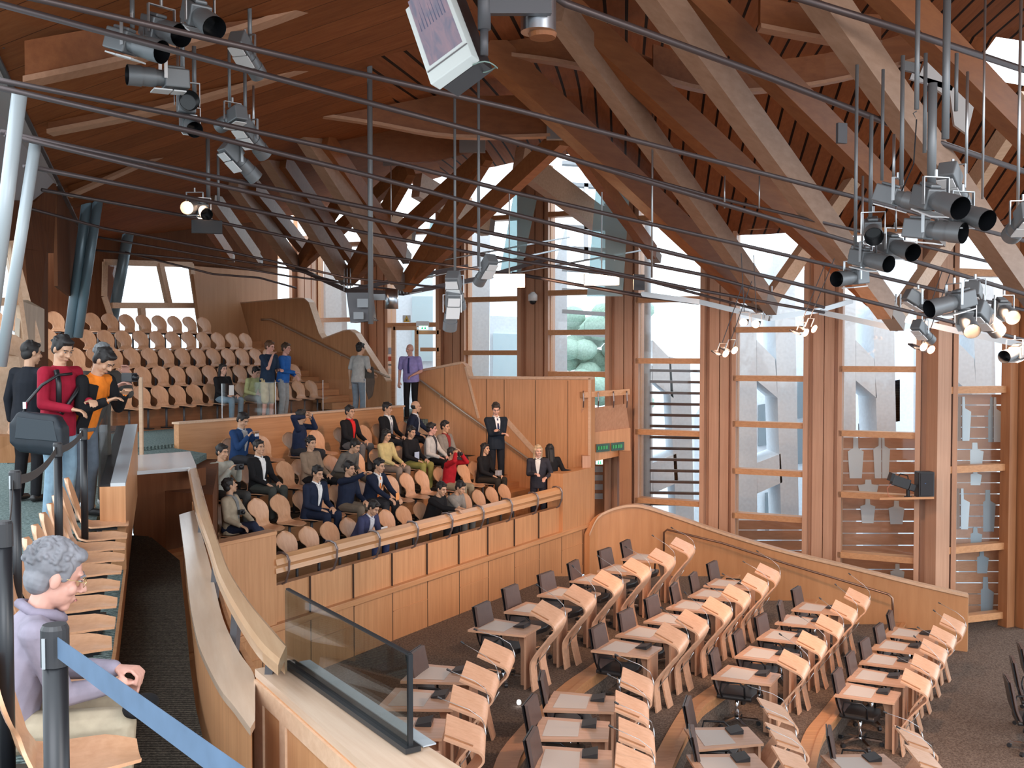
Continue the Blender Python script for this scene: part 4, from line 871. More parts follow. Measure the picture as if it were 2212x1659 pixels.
for k, pts in POS.items():
    z = ARCS[k][1]
    for i, p in enumerate(pts):
        a, c = pts[max(i - 1, 0)], pts[min(i + 1, len(pts) - 1)]; r = (c - a); r.z = 0
        if k[1] == '1': r = -r
        if k in ('C1', 'D1'): r = Vector((-.12, 1, 0))
        r.normalize(); f = Vector((r.y, -r.x, 0))
        o = desk0 if first[0] else copy_tree(desk0); first[0] = False
        o.location = Vector((p.x, p.y, z)) + f * .03; o.rotation_euler.z = math.atan2(f.y, f.x)
        for ch in o.children:
            if ch.name.startswith('microphone_arm'):
                ch.location = (.2, .165, 0); ch.location = (0, 0, 0)
                q = random.uniform(-.12, .2) if k[1] == '2' else random.uniform(-.16, .0)
                ch.rotation_euler = (0, 0, 0); M_ = Matrix.Translation((.22, .165, 1.0)) @ Matrix.Rotation(q, 4, 'Y') @ Matrix.Rotation(random.uniform(-.3, .3), 4, 'Z') @ Matrix.Translation((-.22, -.165, -1.0)); ch.matrix_local = M_
        blk = 'far block' if k[1] == '2' else 'near block'
        tag(o, '%s oak lectern desk from the aisle, %s of %s' % (ORD[i], blk, arcn[k[0]]), 'desk', 'lectern desks of the ' + arcn[k[0]])
CH_PX = {
 'A2': [(1048,1310),(1108,1272),(1183,1243),(1245,1217),(1310,1191),(1357,1172)], 'A1': [(905,1412)],
 'B2': [(1297,1358),(1356,1325),(1412,1295),(1463,1266),(1504,1243),(1543,1219)], 'B1': [(1181,1462),(1154,1520),(1158,1592)],
 'C2': [(1550,1410),(1600,1369),(1648,1335),(1692,1305),(1725,1275)], 'C1': [(1494,1521),(1506,1583)],
 'D2': [(1815,1455),(1842,1418),(1872,1388),(1903,1356),(1928,1327)], 'D1': [(1801,1585)], 'E': [(2188,1470),(2199,1430),(2215,1400)]}
for k, L_ in CH_PX.items():
    z = ARCS[k][1] if k in ARCS else ZD
    for i, (x, y) in enumerate(L_):
        p = onz(x, y, z + .98)
        f = Vector((.88, -.47, 0)) if k[1:] == '2' else Vector((.97, -.2, 0))
        if k == 'E': f = Vector((.9, -.3, 0))
        a = math.atan2(f.y, f.x) + random.uniform(-.15, .15)
        o = chair0 if first[1] else copy_tree(chair0); first[1] = False
        o.location = Vector((p.x, p.y, z)) + f * .28; o.rotation_euler.z = a; o.scale = (1.07, 1.07, 1.02)
        if k == 'E': lab = 'brown leather office chair at the right edge on the open floor, %s from the camera' % ORD[i]
        else: lab = '%s brown office chair from the aisle, %s of %s' % (ORD[i].capitalize(), 'far block' if k[1] == '2' else 'near block', arcn[k[0]].split(',')[0])
        tag(o, lab, 'chair', 'members chairs')

# ================================================================ GALLERY SEATS
def make_seat():
    r = empty('plywood_seat'); b = MB()
    prof = [(.22, .425), (.12, .44), (0, .435), (-.09, .435), (-.15, .455), (-.185, .51), (-.205, .58), (-.225, .65), (-.245, .72), (-.262, .78), (-.275, .83), (-.283, .865)]
    wl = [.10, .17, .19, .19, .16, .08, .075, .165, .20, .19, .14, .05]; wr = [.12, .18, .20, .20, .18, .18, .205, .225, .215, .18, .12, .04]
    n = len(prof)
    def itp(l, t):
        x = t * (len(l) - 1); i = min(int(x), len(l) - 2); f = x - i; f = f * f * (3 - 2 * f) if False else f; return l[i] * (1 - f) + l[i + 1] * f
    N_ = 30; vs = []; fs = []
    for side in (0, 1):
        for i in range(N_ + 1):
            t = i / N_; x, z = itp([q[0] for q in prof], t), itp([q[1] for q in prof], t)
            t2 = min(1, t + .01); t1 = max(0, t - .01); dx = itp([q[0] for q in prof], t2) - itp([q[0] for q in prof], t1); dz = itp([q[1] for q in prof], t2) - itp([q[1] for q in prof], t1); l = math.hypot(dx, dz); nx, nz = dz / l * .014 * side, -dx / l * .014 * side
            a, c = itp(wl, t), itp(wr, t)
            for j in range(7):
                u = j / 6; y = -a + (a + c) * u; cv = (1 - (2 * u - 1) ** 2)
                vs.append((x + nx - (cv * .025 if t > .45 else 0), y, z + nz - (cv * .018 if t < .4 else 0)))
    m = (N_ + 1) * 7
    for i in range(N_):
        for j in range(6):
            q = i * 7 + j; fs.append((q, q + 1, q + 8, q + 7)); fs.append((m + q, m + q + 7, m + q + 8, m + q + 1))
        fs.append((i * 7, i * 7 + 7, m + i * 7 + 7, m + i * 7)); fs.append((i * 7 + 6, m + i * 7 + 6, m + i * 7 + 13, i * 7 + 13))
    for j in range(6): fs.append((j, m + j, m + j + 1, j + 1)); fs.append((N_ * 7 + j, N_ * 7 + j + 1, m + N_ * 7 + j + 1, m + N_ * 7 + j))
    b.add(vs, fs); sh_ = b.build('seat_shell', M_seat, r, True); sh_.modifiers.new('e', 'EDGE_SPLIT').split_angle = .8
    b = MB(); b.tube([(-.02, 0, .42), (-.02, 0, .02)], .022, 8); b.build('pedestal', M_greyd, r, True)
    b = MB(); b.box((0, 0, .412), (.26, .22, .02)); b.build('bracket_plate', M_black, r)
    b = MB(); b.box((-.02, 0, .01), (.22, .12, .02)); b.build('floor_plate', M_black, r)
    return r
seat0 = make_seat(); sfirst = True
def put_seat(p, f, lab, grp):
    global sfirst
    o = seat0 if sfirst else copy_tree(seat0); sfirst = False
    o.location = p; o.rotation_euler.z = math.atan2(f.y, f.x); tag(o, lab, 'seat', grp); return o
FG = Vector((.86, -.51, 0))
GSEAT = {1: [-.24 + .48 * i for i in range(14)], 2: [-.44 + .48 * i for i in range(14)], 3: [.1 + .48 * i for i in range(13)], 4: [.9 + .48 * i for i in range(11)]}
UB = {1: (7.18, 1.55, 14, ()), 2: (7.83, 1.2, 15, ()), 3: (8.48, 1.0, 15, ()), 4: (9.13, 1.3, 14, (2,)), 5: (9.78, 1.0, 13, (4,))}
for k, (d, s0, n, skip) in UB.items():
    for i in range(n):
        if i in skip: continue
        put_seat(G(s0 + .46 * i, d, uz[k - 1]), FG, '%s plywood seat from the left in the %s row by the rear window' % (ORD[i].capitalize(), ('lowest', 'second', 'third', 'fourth', 'highest')[k - 1]), 'plywood seats of the upper bank')
tips = [(300,1626),(258,1510),(247,1450),(241,1393),(248,1349),(252,1305),(258,1268),(262,1234),(268,1207),(270,1183),(274,1160),(277,1133)]
TP = []
for i, (x, y) in enumerate(tips): TP.append(onz(x, y, .065))
TP[1] = TP[0].lerp(TP[3], .33); TP[2] = TP[0].lerp(TP[3], .66)
for i, p in enumerate(TP):
    a, c = TP[max(i - 1, 0)], TP[min(i + 1, len(TP) - 1)]; r = (c - a).normalized(); f = Vector((r.y, -r.x, 0)).normalized()
    o = put_seat(Vector((p.x, p.y, -.36)) - f * .22, f, '%s plywood seat from the camera in the row along the dark aisle' % ORD[i].capitalize(), 'plywood seats along the dark aisle')
    if i == 1: SEAT_OLD = (o.location.copy(), f.copy())

# ================================================================ STAGE LAMPS
def make_lamp(kind):
    r = empty('stage_spotlight')
    b = MB(); b.box((-.16, 0, 0), (.22, .17, .17)); b.box((-.16, 0, .10), (.16, .10, .03)); b.build('housing', M_grey, r, False, .012)
    b = MB(); b.tube([(-.06, 0, 0), (.02, 0, 0), (.02, 0, 0), (.14, 0, 0), (.14, 0, 0), (.26, 0, 0)], [.07, .075, .085, .085, .092, .092], 20, False); b.build('barrel', M_grey, r, True).modifiers.new('e', 'EDGE_SPLIT').split_angle = .7
    b = MB(); b.tube([(.262, 0, 0), (.05, 0, 0)], [.088, .07], 20, False); b.build('snoot_lining', M_black if kind == 'off' else M_greyd, r, True)
    b = MB(); b.tube([(.06, 0, 0), (.07, 0, 0)], .078, 20); b.build('lens', plain('dark_lens', (.01, .01, .012), .1) if kind == 'off' else plain('lit_lens', (1, .7, .45), .3, emis=((1, .62, .36), 26)), r)
    b = MB(); b.box((-.03, 0, -.115), (.16, .17, .012)); b.box((-.18, 0, -.115), (.11, .15, .012)); b.build('shutter_plate', M_white, r)
    yk = empty('x'); bpy.data.objects.remove(yk)
    b = MB()
    for s in (-1, 1): b.box((-.05, s * .115, .09), (.03, .008, .22))
    b.box((-.05, 0, .2), (.03, .236, .008)); b.tube([(-.05, 0, .2), (-.05, 0, .26)], .014, 8); b.build('yoke', M_steel, r)
    return r
lamps0 = {'off': make_lamp('off'), 'on': make_lamp('on')}; lfirst = {'off': True, 'on': True}
def make_mini():
    r = empty('small_spotlight')
    b = MB(); b.tube([(-.12, 0, 0), (-.12, 0, 0), (.08, 0, 0), (.10, 0, 0)], [.03, .055, .055, .062], 14); b.box((-.05, 0, -.06), (.14, .09, .02)); b.build('body', M_greyd, r, True)
    b = MB(); b.tube([(.098, 0, 0), (.104, 0, 0)], .054, 14); b.build('lens', plain('lit_lens_small', (1, .6, .4), .3, emis=((1, .55, .33), 9)), r)
    b = MB()
    for s in (-1, 1): b.box((0, s * .068, .05), (.014, .005, .12))
    b.box((0, 0, .11), (.014, .14, .005)); b.build('yoke', M_steel, r)
    b = MB(); b.tube([(-.02, 0, .11), (-.02, 0, .95)], .006, 5); b.build('hanging_wire', M_greyd, r)
    return r
mini0 = make_mini(); mfirst = True
# px, py, Y, scale, yaw degrees (0 = facing camera, + turns to picture right), pitch down, lit, label
LP = [
 (438,40,8.0,1.0,22,30,0,'largest lamp near the top left, lens towards the camera'),
 (356,66,8.3,1.0,30,20,0,'lamp under the largest top left one, half behind the second rod'),
 (296,98,8.2,1.0,48,18,0,'lamp with a pale square plate left of the top left group'),
 (340,168,8.8,.95,-78,2,0,'lamp at the left pointing left, under the second rod'),
 (405,222,9.2,.95,4,8,0,'lamp with a round dark lens in the middle of the left cluster'),
 (412,268,9.4,.8,10,25,0,'lowest small lamp of the left cluster above the lower rods'),
 (535,122,9.5,.9,150,30,0,'lamp seen from behind right of the left cluster'),
 (498,258,10.2,.8,-150,10,0,'upper lamp of the group of three left of the planed beam'),
 (545,300,10.4,.9,140,35,0,'middle lamp of the group of three left of the planed beam'),
 (520,350,10.6,.9,120,40,0,'lowest lamp of the group of three left of the planed beam'),
 (2030,435,8.6,1.05,38,20,0,'big lamp at the centre of the right cluster'),
 (2088,462,8.9,1.0,42,20,0,'big lamp at the right of the right cluster'),
 (2020,498,9.0,1.0,62,10,0,'lamp with a white plate below the big pair on the right'),
 (1950,430,9.4,.95,70,20,0,'dark lamp at the left of the right cluster under the hanging loop'),
 (1886,500,9.8,.95,2,18,0,'lamp hanging on long rods at the left of the right cluster'),
 (1940,534,10.0,.95,35,18,0,'lamp silhouetted against the bright window at the upper right'),
 (1882,562,10.0,.9,45,14,0,'lamp just below the hanging one, beside the bright window'),
 (1836,600,10.2,.85,-35,6,0,'lamp pointing left over the right chamber node'),
 (2062,405,9.2,.95,160,35,0,'lamp seen from behind at the top of the right cluster'),
 (2205,482,8.6,.9,-160,20,0,'lamp cut by the right edge of the picture'),
 (2052,655,10.4,1.0,-50,14,0,'lamp pointing left above the glowing lamp at the right'),
 (2088,692,10.4,.9,15,30,1,'glowing lamp near the right end of the steel chord'),
 (2172,672,10.8,.85,20,20,1,'glowing lamp closest to the right edge'),
 (2108,640,11.0,.9,170,20,0,'lamp seen from behind between the two glowing ones'),
 (2132,690,10.6,.95,150,30,0,'lamp seen from behind right of the glowing one on the chord'),
 (1048,585,12.0,.8,-150,40,0,'lamp seen from behind hanging in front of the clerestory glass'),
 (985,630,11.6,.9,165,50,0,'upper lamp of the pair over the back row of tourists'),
 (975,672,11.6,.9,-170,60,0,'lower lamp of the pair over the back row of tourists'),
 (1990,655,11.8,.8,120,30,0,'dark lamp behind the right node, against the brown pier'),
 (1995,718,12.4,.75,150,30,0,'dark lamp above the small lit pair by the right pier'),
 (418,446,14.0,1.0,-20,12,1,'glowing lamp at the left over the upper seats'),
 (440,455,14.0,.9,10,20,0,'dark lamp right beside the glowing one at the left'),
 (2188,764,10.8,.75,-25,10,0,'small dark lamp below the chord at the right edge'),
 (1880,555,10.6,.8,60,20,0,'lamp tucked behind the beam end near the right chamber node')]
lamp_spots = []
for (x, y, Y, s_, yaw, pit, lit, lab) in LP:
    k = 'on' if lit else 'off'; o = lamps0[k] if lfirst[k] else copy_tree(lamps0[k]); lfirst[k] = False
    p = at(x, y, Y); o.location = p; o.scale = (s_, s_, s_)
    yaw -= math.degrees(math.atan((x - CX) / F)); o.rotation_euler = (0, math.radians(pit), math.radians(-90 + yaw)); tag(o, lab[0].upper() + lab[1:], 'stage lamp', 'stage lamps over the chamber')
    yk = [c for c in o.children if c.name.startswith('yoke')][0]; yk.rotation_euler = (0, -math.radians(pit), 0)
    if lit: lamp_spots.append(p)
MP = [(1608,690,14.0,-20,'left one of the lit pair under the left chamber node'),(1634,694,14.0,-20,'right one of the lit pair under the left chamber node'),
      (1728,712,13.6,40,'front one of the lit pair between the two chamber nodes'),(1746,704,13.6,40,'rear one of the lit pair between the two chamber nodes'),
      (1557,757,13.8,35,'left one of the lit pair dangling in front of the second pier'),(1576,750,13.8,35,'right one of the lit pair dangling in front of the second pier'),
      (1984,742,12.6,20,'left one of the lit pair in front of the speaker pier'),(2000,748,12.6,20,'right one of the lit pair in front of the speaker pier')]
for (x, y, Y, yaw, lab) in MP:
    o = mini0 if mfirst else copy_tree(mini0); mfirst = False
    o.location = at(x, y, Y); o.rotation_euler = (0, math.radians(25), math.radians(-90 + yaw)); tag(o, 'Small dark spotlight, ' + lab, 'stage lamp', 'small lit spotlights'); lamp_spots.append(at(x, y, Y))
# floodlights glowing behind the rods
for (x, y, w_, h_, lab) in ((1100, 606, 62, 26, 'bright warm floodlight in front of the pier with the dome camera'), (1300, 604, 70, 22, 'bright warm floodlight over the stair wall window')):
    p = at(x, y, 17.5); e_ = empty('floodlight', p); b = MB(); k = 17.5 / 2200
    b.box((0, .06, .0), (w_ * k * 1.1, .1, h_ * k * 1.15)); b.build('housing', M_white, e_, False, .01)
    for s in (-1, 1): b = MB(); b.ball((s * w_ * k * .27, -.02, 0), (w_ * k * .22, .05, h_ * k * .5)); b.build('bulb', plain('flood_glow', (1, .8, .6), .3, emis=((1, .72, .45), 40)), e_, True)
    b = MB(); b.tube([(0, .05, 0), (0, .05, 1.5)], .012, 6); b.build('hanging_rod', M_steel, e_)
    tag(e_, lab, 'floodlight', 'warm floodlights')
# ---------------------------------------------------------------- hanging rods
HR = [(801,92,700,13.0,.034,'long pale rod holding the monitor over the landing'),(983,150,640,11.9,.016,'thin rod above the lamp pair over the tourists'),(1034,120,575,12.3,.018,'thin rod right of the hanging monitor'),
 (540,-10,105,9.5,.02,'rod above the lamp seen from behind at the upper left'),(496,95,232,10.3,.016,'left rod of the three-lamp group'),(530,140,270,10.4,.018,'middle rod of the three-lamp group'),(548,185,290,10.6,.012,'short right rod of the three-lamp group'),
 (395,-10,200,9.1,.02,'dark rod through the left cluster'),(385,100,230,9.3,.014,'pale rod of the left cluster'),(420,100,210,9.3,.02,'right rod of the left cluster'),(286,-10,60,8.3,.02,'rod above the lamp with the square plate'),
 (450,300,430,14.2,.03,'rod above the glowing lamp at the left'),(472,330,440,14.2,.02,'second rod beside the glowing lamp at the left'),
 (1408,235,600,13.5,.014,'thin rod in front of the clerestory corner'),(1847,140,560,10.3,.018,'rod at the left edge of the right cluster'),(1862,380,560,10.1,.012,'thin rod left of the hanging lamp'),
 (1880,250,470,9.9,.02,'rod above the hanging lamp'),(1905,150,390,9.6,.016,'rod with cross link above the right cluster'),(1930,290,400,9.5,.014,'short rod between the cluster rods'),(1947,120,400,9.4,.02,'grey rod left of the loop rod'),
 (1980,-10,236,8.8,.022,'thick rod ending in a wire loop'),(1997,115,330,9.0,.018,'rod right of the loop rod'),(2012,180,405,8.8,.04,'pair of thick rods above the big lamp'),(2042,-10,300,8.8,.034,'thickest dark rod at the top of the right cluster'),
 (2065,115,240,9.2,.018,'pale rod beside the thickest rod'),(2087,155,375,9.2,.014,'thin rod right of the cluster'),(2122,-10,430,9.6,.012,'thin pale rod near the upper right corner'),(2198,-10,480,9.0,.014,'thin rod at the right edge'),
 (1935,430,500,10.0,.01,'thin wire rod above the silhouetted lamp'),(1640,380,450,13.0,.010,'thin wire rod left of the slotted ceiling corner'),(1565,380,450,13.2,.010,'thin wire rod below the ceiling slots'),(845,340,480,15.5,.008,'thin cable in front of the left struts')]
for (x, y0, y1, Y, r, lab) in HR:
    p1, p0 = at(x, y1, Y), at(x, y0, Y); p0.x = p1.x; b = MB(); b.tube([p1 - p1, p0 - p1], r, 8); o = b.build('hanging_rod', M_grey if r > .015 else M_steel, None, True); o.location = p1; tag(o, lab[0].upper() + lab[1:], 'rod', 'vertical hanging rods')
p = at(1980, 240, 8.8); b = MB(); b.tube([Vector(v) * .001 for v in ((0, 0, 0), (-28, 0, -18), (0, 0, -75), (28, 0, -18), (0, 0, 0))], .006, 5); b.tube([(0, 0, -.07), (-.02, 0, -.45), (-.12, 0, -.68)], .006, 5); o = b.build('wire_loop', M_black); o.location = p; tag(o, 'black wire loop and cable hanging under the thick rod', 'cable')
# ---------------------------------------------------------------- big hanging monitor and steel cylinder
mo = empty('hanging_monitor', at(985, 60, 6.6)); o_ = -mo.location
c4 = [at(930, 183, 6.45), at(1019, 119, 6.75), at(955, -50, 6.85), at(875, 20, 6.55)]; bk = Vector((.11, .30, .0))
b = MB(); b.prism([p + o_ for p in c4], bk * .45); b.build('case', plain('pale_monitor_case', (.62, .70, .70), .45), mo, False, .006)
b = MB(); b.prism([p + o_ + bk * .46 for p in (c4[0].lerp(c4[1], .08), c4[1], c4[2], c4[3].lerp(c4[2], .1))], bk * .75); b.build('rear_housing', M_blackp, mo)
def q4(u, v): return c4[0].lerp(c4[1], u).lerp(c4[3].lerp(c4[2], u), v)
sn_ = (c4[1] - c4[0]).cross(c4[3] - c4[0]).normalized(); sn_ = sn_ if sn_.y < 0 else -sn_
m, t, p_ = newmat('screen_picture'); L = t.links.new
tc = t.nodes.new('ShaderNodeTexCoord'); n1 = t.nodes.new('ShaderNodeTexNoise'); n1.inputs['Scale'].default_value = 5; n1.inputs['Distortion'].default_value = 1
mp = t.nodes.new('ShaderNodeMapping'); mp.inputs['Scale'].default_value = (3, 3, .8); L(tc.outputs['Object'], mp.inputs[0]); L(mp.outputs[0], n1.inputs[0])
rp = t.nodes.new('ShaderNodeValToRGB'); rp.color_ramp.elements[0].color = (.22, .23, .32, 1); rp.color_ramp.elements[0].position = .3; rp.color_ramp.elements[1].color = (.42, .30, .36, 1); rp.color_ramp.elements[1].position = .75; L(n1.outputs[0], rp.inputs[0])
L(rp.outputs[0], p_.inputs['Emission Color']); p_.inputs['Emission Strength'].default_value = .75; p_.inputs['Base Color'].default_value = (.02, .02, .02, 1); p_.inputs['Roughness'].default_value = .2
b = MB(); b.prism([q4(u, v) + o_ + sn_ * .002 for u, v in ((.1, .2), (.9, .2), (.9, 1.05), (.1, 1.05))], sn_ * .004); b.build('screen', m, mo)
b = MB()
for i in range(9):
    u = .17 + i * .075; w_ = q4(u, .78 + .1 * (i % 3)); b.prism([q4(u - .012, .62) + o_ + sn_ * .007, q4(u + .012, .62) + o_ + sn_ * .007, w_ + o_ + sn_ * .007], sn_ * .001)
b.build('screen_spires', plain('spire_grey', (.03, .035, .06), .5, emis=((.12, .13, .2), .6)), mo)
b = MB(); b.beam(q4(.02, .15) + o_ + sn_ * .004, q4(.98, .15) + o_ + sn_ * .004, .008, .006, sn_); b.build('lower_lip', M_grey, mo)
tag(mo, 'tilted monitor in a pale case showing pink and grey spires, hanging at the top', 'monitor')
mp_ = empty('monitor_mount', at(1046, 118, 6.9)); o_ = -mp_.location
b = MB(); b.tube([at(1046, 120, 6.9) + o_, at(1046, 60, 6.9) + o_], .028, 14); b.tube([at(1046, 64, 6.9) + o_, at(1046, -60, 6.9) + o_], .045, 14); b.build('pole', M_greyd, mp_, True)
b = MB(); b.beam(at(1035, 12, 6.9) + o_, at(1190, 12, 6.95) + o_, .06, .12); b.build('arm', M_greyd, mp_)
b = MB(); c = at(1042, 145, 6.9) + o_; b.tube([c + Vector((.1 * math.cos(a * .349), .1 * math.sin(a * .349), .01 * math.sin(a))) for a in range(19)], .005, 6, False); b.build('cable_loop', plain('green_cable', (.20, .30, .27), .5), mp_, True)
tag(mp_, 'dark pole and arm carrying the big monitor, with a looped cable', 'mount')
cy = empty('steel_cylinder', at(1163, 70, 7.1)); b = MB(); b.tube([(0, 0, 0), (0, 0, .55)], .122, 32); b.build('shell', plain('steel_shell', (.55, .60, .66), .28, 1.0), cy, True).modifiers.new('e', 'EDGE_SPLIT').split_angle = .6
b = MB(); b.tube([(.03, .03, -.03), (.03, .03, 0)], [.09, .1], 24); b.build('lower_rim', M_beam, cy); tag(cy, 'large brushed steel cylinder beside the hanging monitor', 'cylinder')
# monitor seen from behind over the landing, small cylinder beside it
e_ = empty('monitor', at(778, 690, 14.5)); o_ = -e_.location
b = MB(); b.prism([at(x, y, 14.5) + o_ for x, y in ((748, 632), (795, 632), (803, 693), (757, 697))], (.05, .16, 0)); b.build('rear_case', M_greyd, e_)
b = MB(); b.box(at(785, 655, 14.4) + o_, (.16, .1, .12)); b.box(at(775, 682, 14.4) + o_, (.14, .06, .1)); b.build('connector_box', M_grey, e_); b = MB(); b.tube([at(803, 690, 14.4) + o_, at(818, 693, 14.4) + o_, at(803, 684, 14.4) + o_], .006, 5); b.build('cable', M_black, e_)
tag(e_, 'dark monitor seen from behind hanging over the landing', 'monitor')
e_ = empty('steel_cylinder', at(846, 667, 15)); b = MB(); b.tube([(0, 0, 0), (0, 0, .28)], .098, 24); b.build('shell', MATS['steel_shell'], e_, True); b = MB(); b.box((-.19, 0, .17), (.2, .06, .09)); b.build('arm', M_grey, e_); tag(e_, 'small steel cylinder right of the monitor over the landing', 'cylinder')
for (x, y, Y, w_, h_, nm, mat, lab) in ((1818, 288, 9.6, .10, .19, 'wall_display', M_greyd, 'small grey panel hanging left of the right lamp cluster'), (1380, 610, 17, .2, .26, 'small_monitor', M_greyd, 'small dark panel near the clerestory pier behind the rods'), (447, 490, 13.8, .40, .18, 'lamp_tray', M_black, 'dark tray under the glowing lamp at the left'), (1500, 250, 14, .14, .06, 'projector', M_blackp, 'small black device against the ceiling slots')):
    b = MB(); b.box((0, 0, 0), (w_, .04, h_), Matrix.Rotation(.3, 3, 'Z')); o = b.build(nm, mat, None, False, .004); o.location = at(x, y, Y); tag(o, lab, nm.split('_')[-1])
# dome camera, call points and signs
e_ = empty('dome_camera', at(1151, 648, 24.3)); b = MB(); b.tube([(0, 0, -.02), (0, 0, .12), (0, 0, .18)], [.11, .11, .05], 16); b.box((0, .2, .16), (.08, .5, .06)); b.build('body', M_white, e_, True); b = MB(); b.ball((0, 0, -.03), (.085, .085, .08)); b.build('dome', M_black, e_, True); tag(e_, 'white dome camera fixed to the pier above the stair wall', 'camera')
def sign(nm, x0, x1, y0, y1, Y, mat, lab, extra=None, th=.04):
    p, q = at(x0, y1, Y), at(x1, y0, Y); e_ = empty(nm, p); w_, h_ = q.x - p.x, q.z - p.z
    b = MB(); b.box((w_ / 2, 0, h_ / 2), (w_, th, h_)); b.build('board', mat, e_)
    if extra: extra(e_, w_, h_, th)
    tag(e_, lab, nm.split('_')[-1] if 'sign' in nm else nm.replace('_', ' ')); return e_
M_green = plain('exit_green', (.01, .35, .16), .4, emis=((.02, .55, .25), .8)); M_glow = plain('exit_white', (.8, 1, .9), .4, emis=((.75, 1, .85), 1.4))
def ex_fig(e_, w_, h_, th):
    for i, cx in enumerate((.36, .68)):
        b = MB(); c = Vector((w_ * cx, -th / 2 - .004, 0)); b.prism([c + Vector((-w_ * .11, 0, h_ * .08)), c + Vector((w_ * .11, 0, h_ * .08)), c + Vector((w_ * .03, 0, h_ * .85)), c + Vector((-w_ * .03, 0, h_ * .85))], (0, .003, 0)); b.build('green_figure', M_green, e_)
sign('exit_sign', 905, 925, 704, 712, 26.35, M_glow, 'lit exit sign with two green figures over the door behind the lilac shirt', ex_fig)
b_ = sign('sign_box', 899, 927, 694, 705, 26.35, M_white, 'white box above the exit sign over the door')
b_['category'] = 'box'
def tri(e_, w_, h_, th):
    b = MB(); b.prism([(w_ * .1, -th / 2 - .004, 0), (w_ * .9, -th / 2 - .004, 0), (w_ * .5, -th / 2 - .004, h_ * .95)], (0, .003, 0)); b.build('warning_triangle', plain('warning_yellow', (.75, .45, .04), .5), e_)
    b = MB(); b.prism([(w_ * .38, -th / 2 - .008, h_ * .2), (w_ * .62, -th / 2 - .008, h_ * .2), (w_ * .56, -th / 2 - .008, h_ * .5), (w_ * .46, -th / 2 - .008, h_ * .36)], (0, .003, 0)); b.build('black_mark', M_black, e_)
sign('warning_sign', 870, 887, 681, 696, 26.35, M_white, 'white square sign with a yellow warning triangle above the door', tri)
for (y0, y1, mat, lab) in ((751, 765, plain('notice_blue', (.40, .48, .62), .5), 'pale blue notice on the pier beside the door'), (770, 780, plain('call_red', (.6, .08, .04), .4), 'red call point on the pier beside the door'), (786, 790, M_grey, 'grey switch on the pier beside the door'), (796, 808, M_white, 'white switch plate on the pier beside the door')):
    sign('wall_plate', 839, 848, y0, y1, 28.2, mat, lab, None, .02)
# door beside the lilac shirt
dr = empty('door_1', at(890, 905, 26.5)); dr['kind'] = 'structure'; o_ = -dr.location
b = MB()
for a, c in (((900, 905), (900, 712)), ((948, 905), (948, 712)), ((900, 718), (948, 718)), ((908, 755), (948, 755)), ((850, 905), (850, 706)), ((850, 709), (900, 709))): b.beam(at(*a, 26.5) + o_, at(*c, 26.5) + o_, .10, .10, Vector((0, 1, 0)))
b.build('door_frame', M_oakx, dr)
# ---------------------------------------------------------------- balcony to the right of the gallery
YB = 21.9
def bx(x0, x1, y0, y1, Y0, Y1, th, nm, mat, kind='structure'):
    b = MB(); b.hexa([at(x0, y1, Y0), at(x1, y1, Y1), at(x1, y1, Y1) + Vector((0, th, 0)), at(x0, y1, Y0) + Vector((0, th, 0)), at(x0, y0, Y0), at(x1, y0, Y1), at(x1, y0, Y1) + Vector((0, th, 0)), at(x0, y0, Y0) + Vector((0, th, 0))]); o = b.build(nm, mat); o['kind'] = kind; return o
b = MB(); b.hexa([at(1252, 1003, YB), at(1362, 980, 22.3), at(1362, 980, 23.6), at(1252, 1003, 23.6), at(1252, 938, YB), at(1362, 924, 22.3), at(1362, 924, 23.6), at(1252, 938, 23.6)]); struct(b, 'wall_balcony', M_oak)
b = MB(); b.hexa([at(1256, 938, YB + .05), at(1360, 926, 22.35), at(1360, 926, 22.5), at(1256, 938, YB + .2), at(1256, 884, YB - .25), at(1352, 872, 22.05), at(1352, 872, 22.2), at(1256, 884, YB - .1)]); struct(b, 'wall_balcony_front', M_oakz)
e_ = empty('balcony_handrail', at(1305, 860, 22)); o_ = -e_.location
b = MB(); b.beam(at(1256, 853, YB - .3) + o_, at(1357, 846, 22.0) + o_, .16, .12); b.build('rail', MATS['rail_wood'], e_)
for x in (1260, 1292, 1325, 1354): b = MB(); t_ = (x - 1256) / 101; b.tube([at(x, 845, YB - .3 + .3 * t_) + o_, at(x, 850, YB - .42 + .3 * t_) + o_, at(x + 1, 866, YB - .42 + .3 * t_) + o_, at(x, 880, YB - .32 + .3 * t_) + o_], .014, 6); b.build('bracket', MATS['bracket_steel'], e_)
tag(e_, 'short wooden handrail with steel brackets on the small balcony right of the gallery', 'handrail')
bx(1258, 1276, 985, 1240, 21.4, 21.5, .3, 'trim_32', M_oakz); bx(1338, 1364, 975, 1130, 22.0, 22.2, .5, 'wall_recess', MATS['oak_right']); bx(1262, 1345, 990, 1240, 23.9, 23.9, .1, 'wall_recess_back', MATS['oak_right'])
for y in (1008, 1026, 1046, 1066): bx(1278, 1302, y, y + 12, 23.85, 23.85, .03, 'trim_33', M_concd)
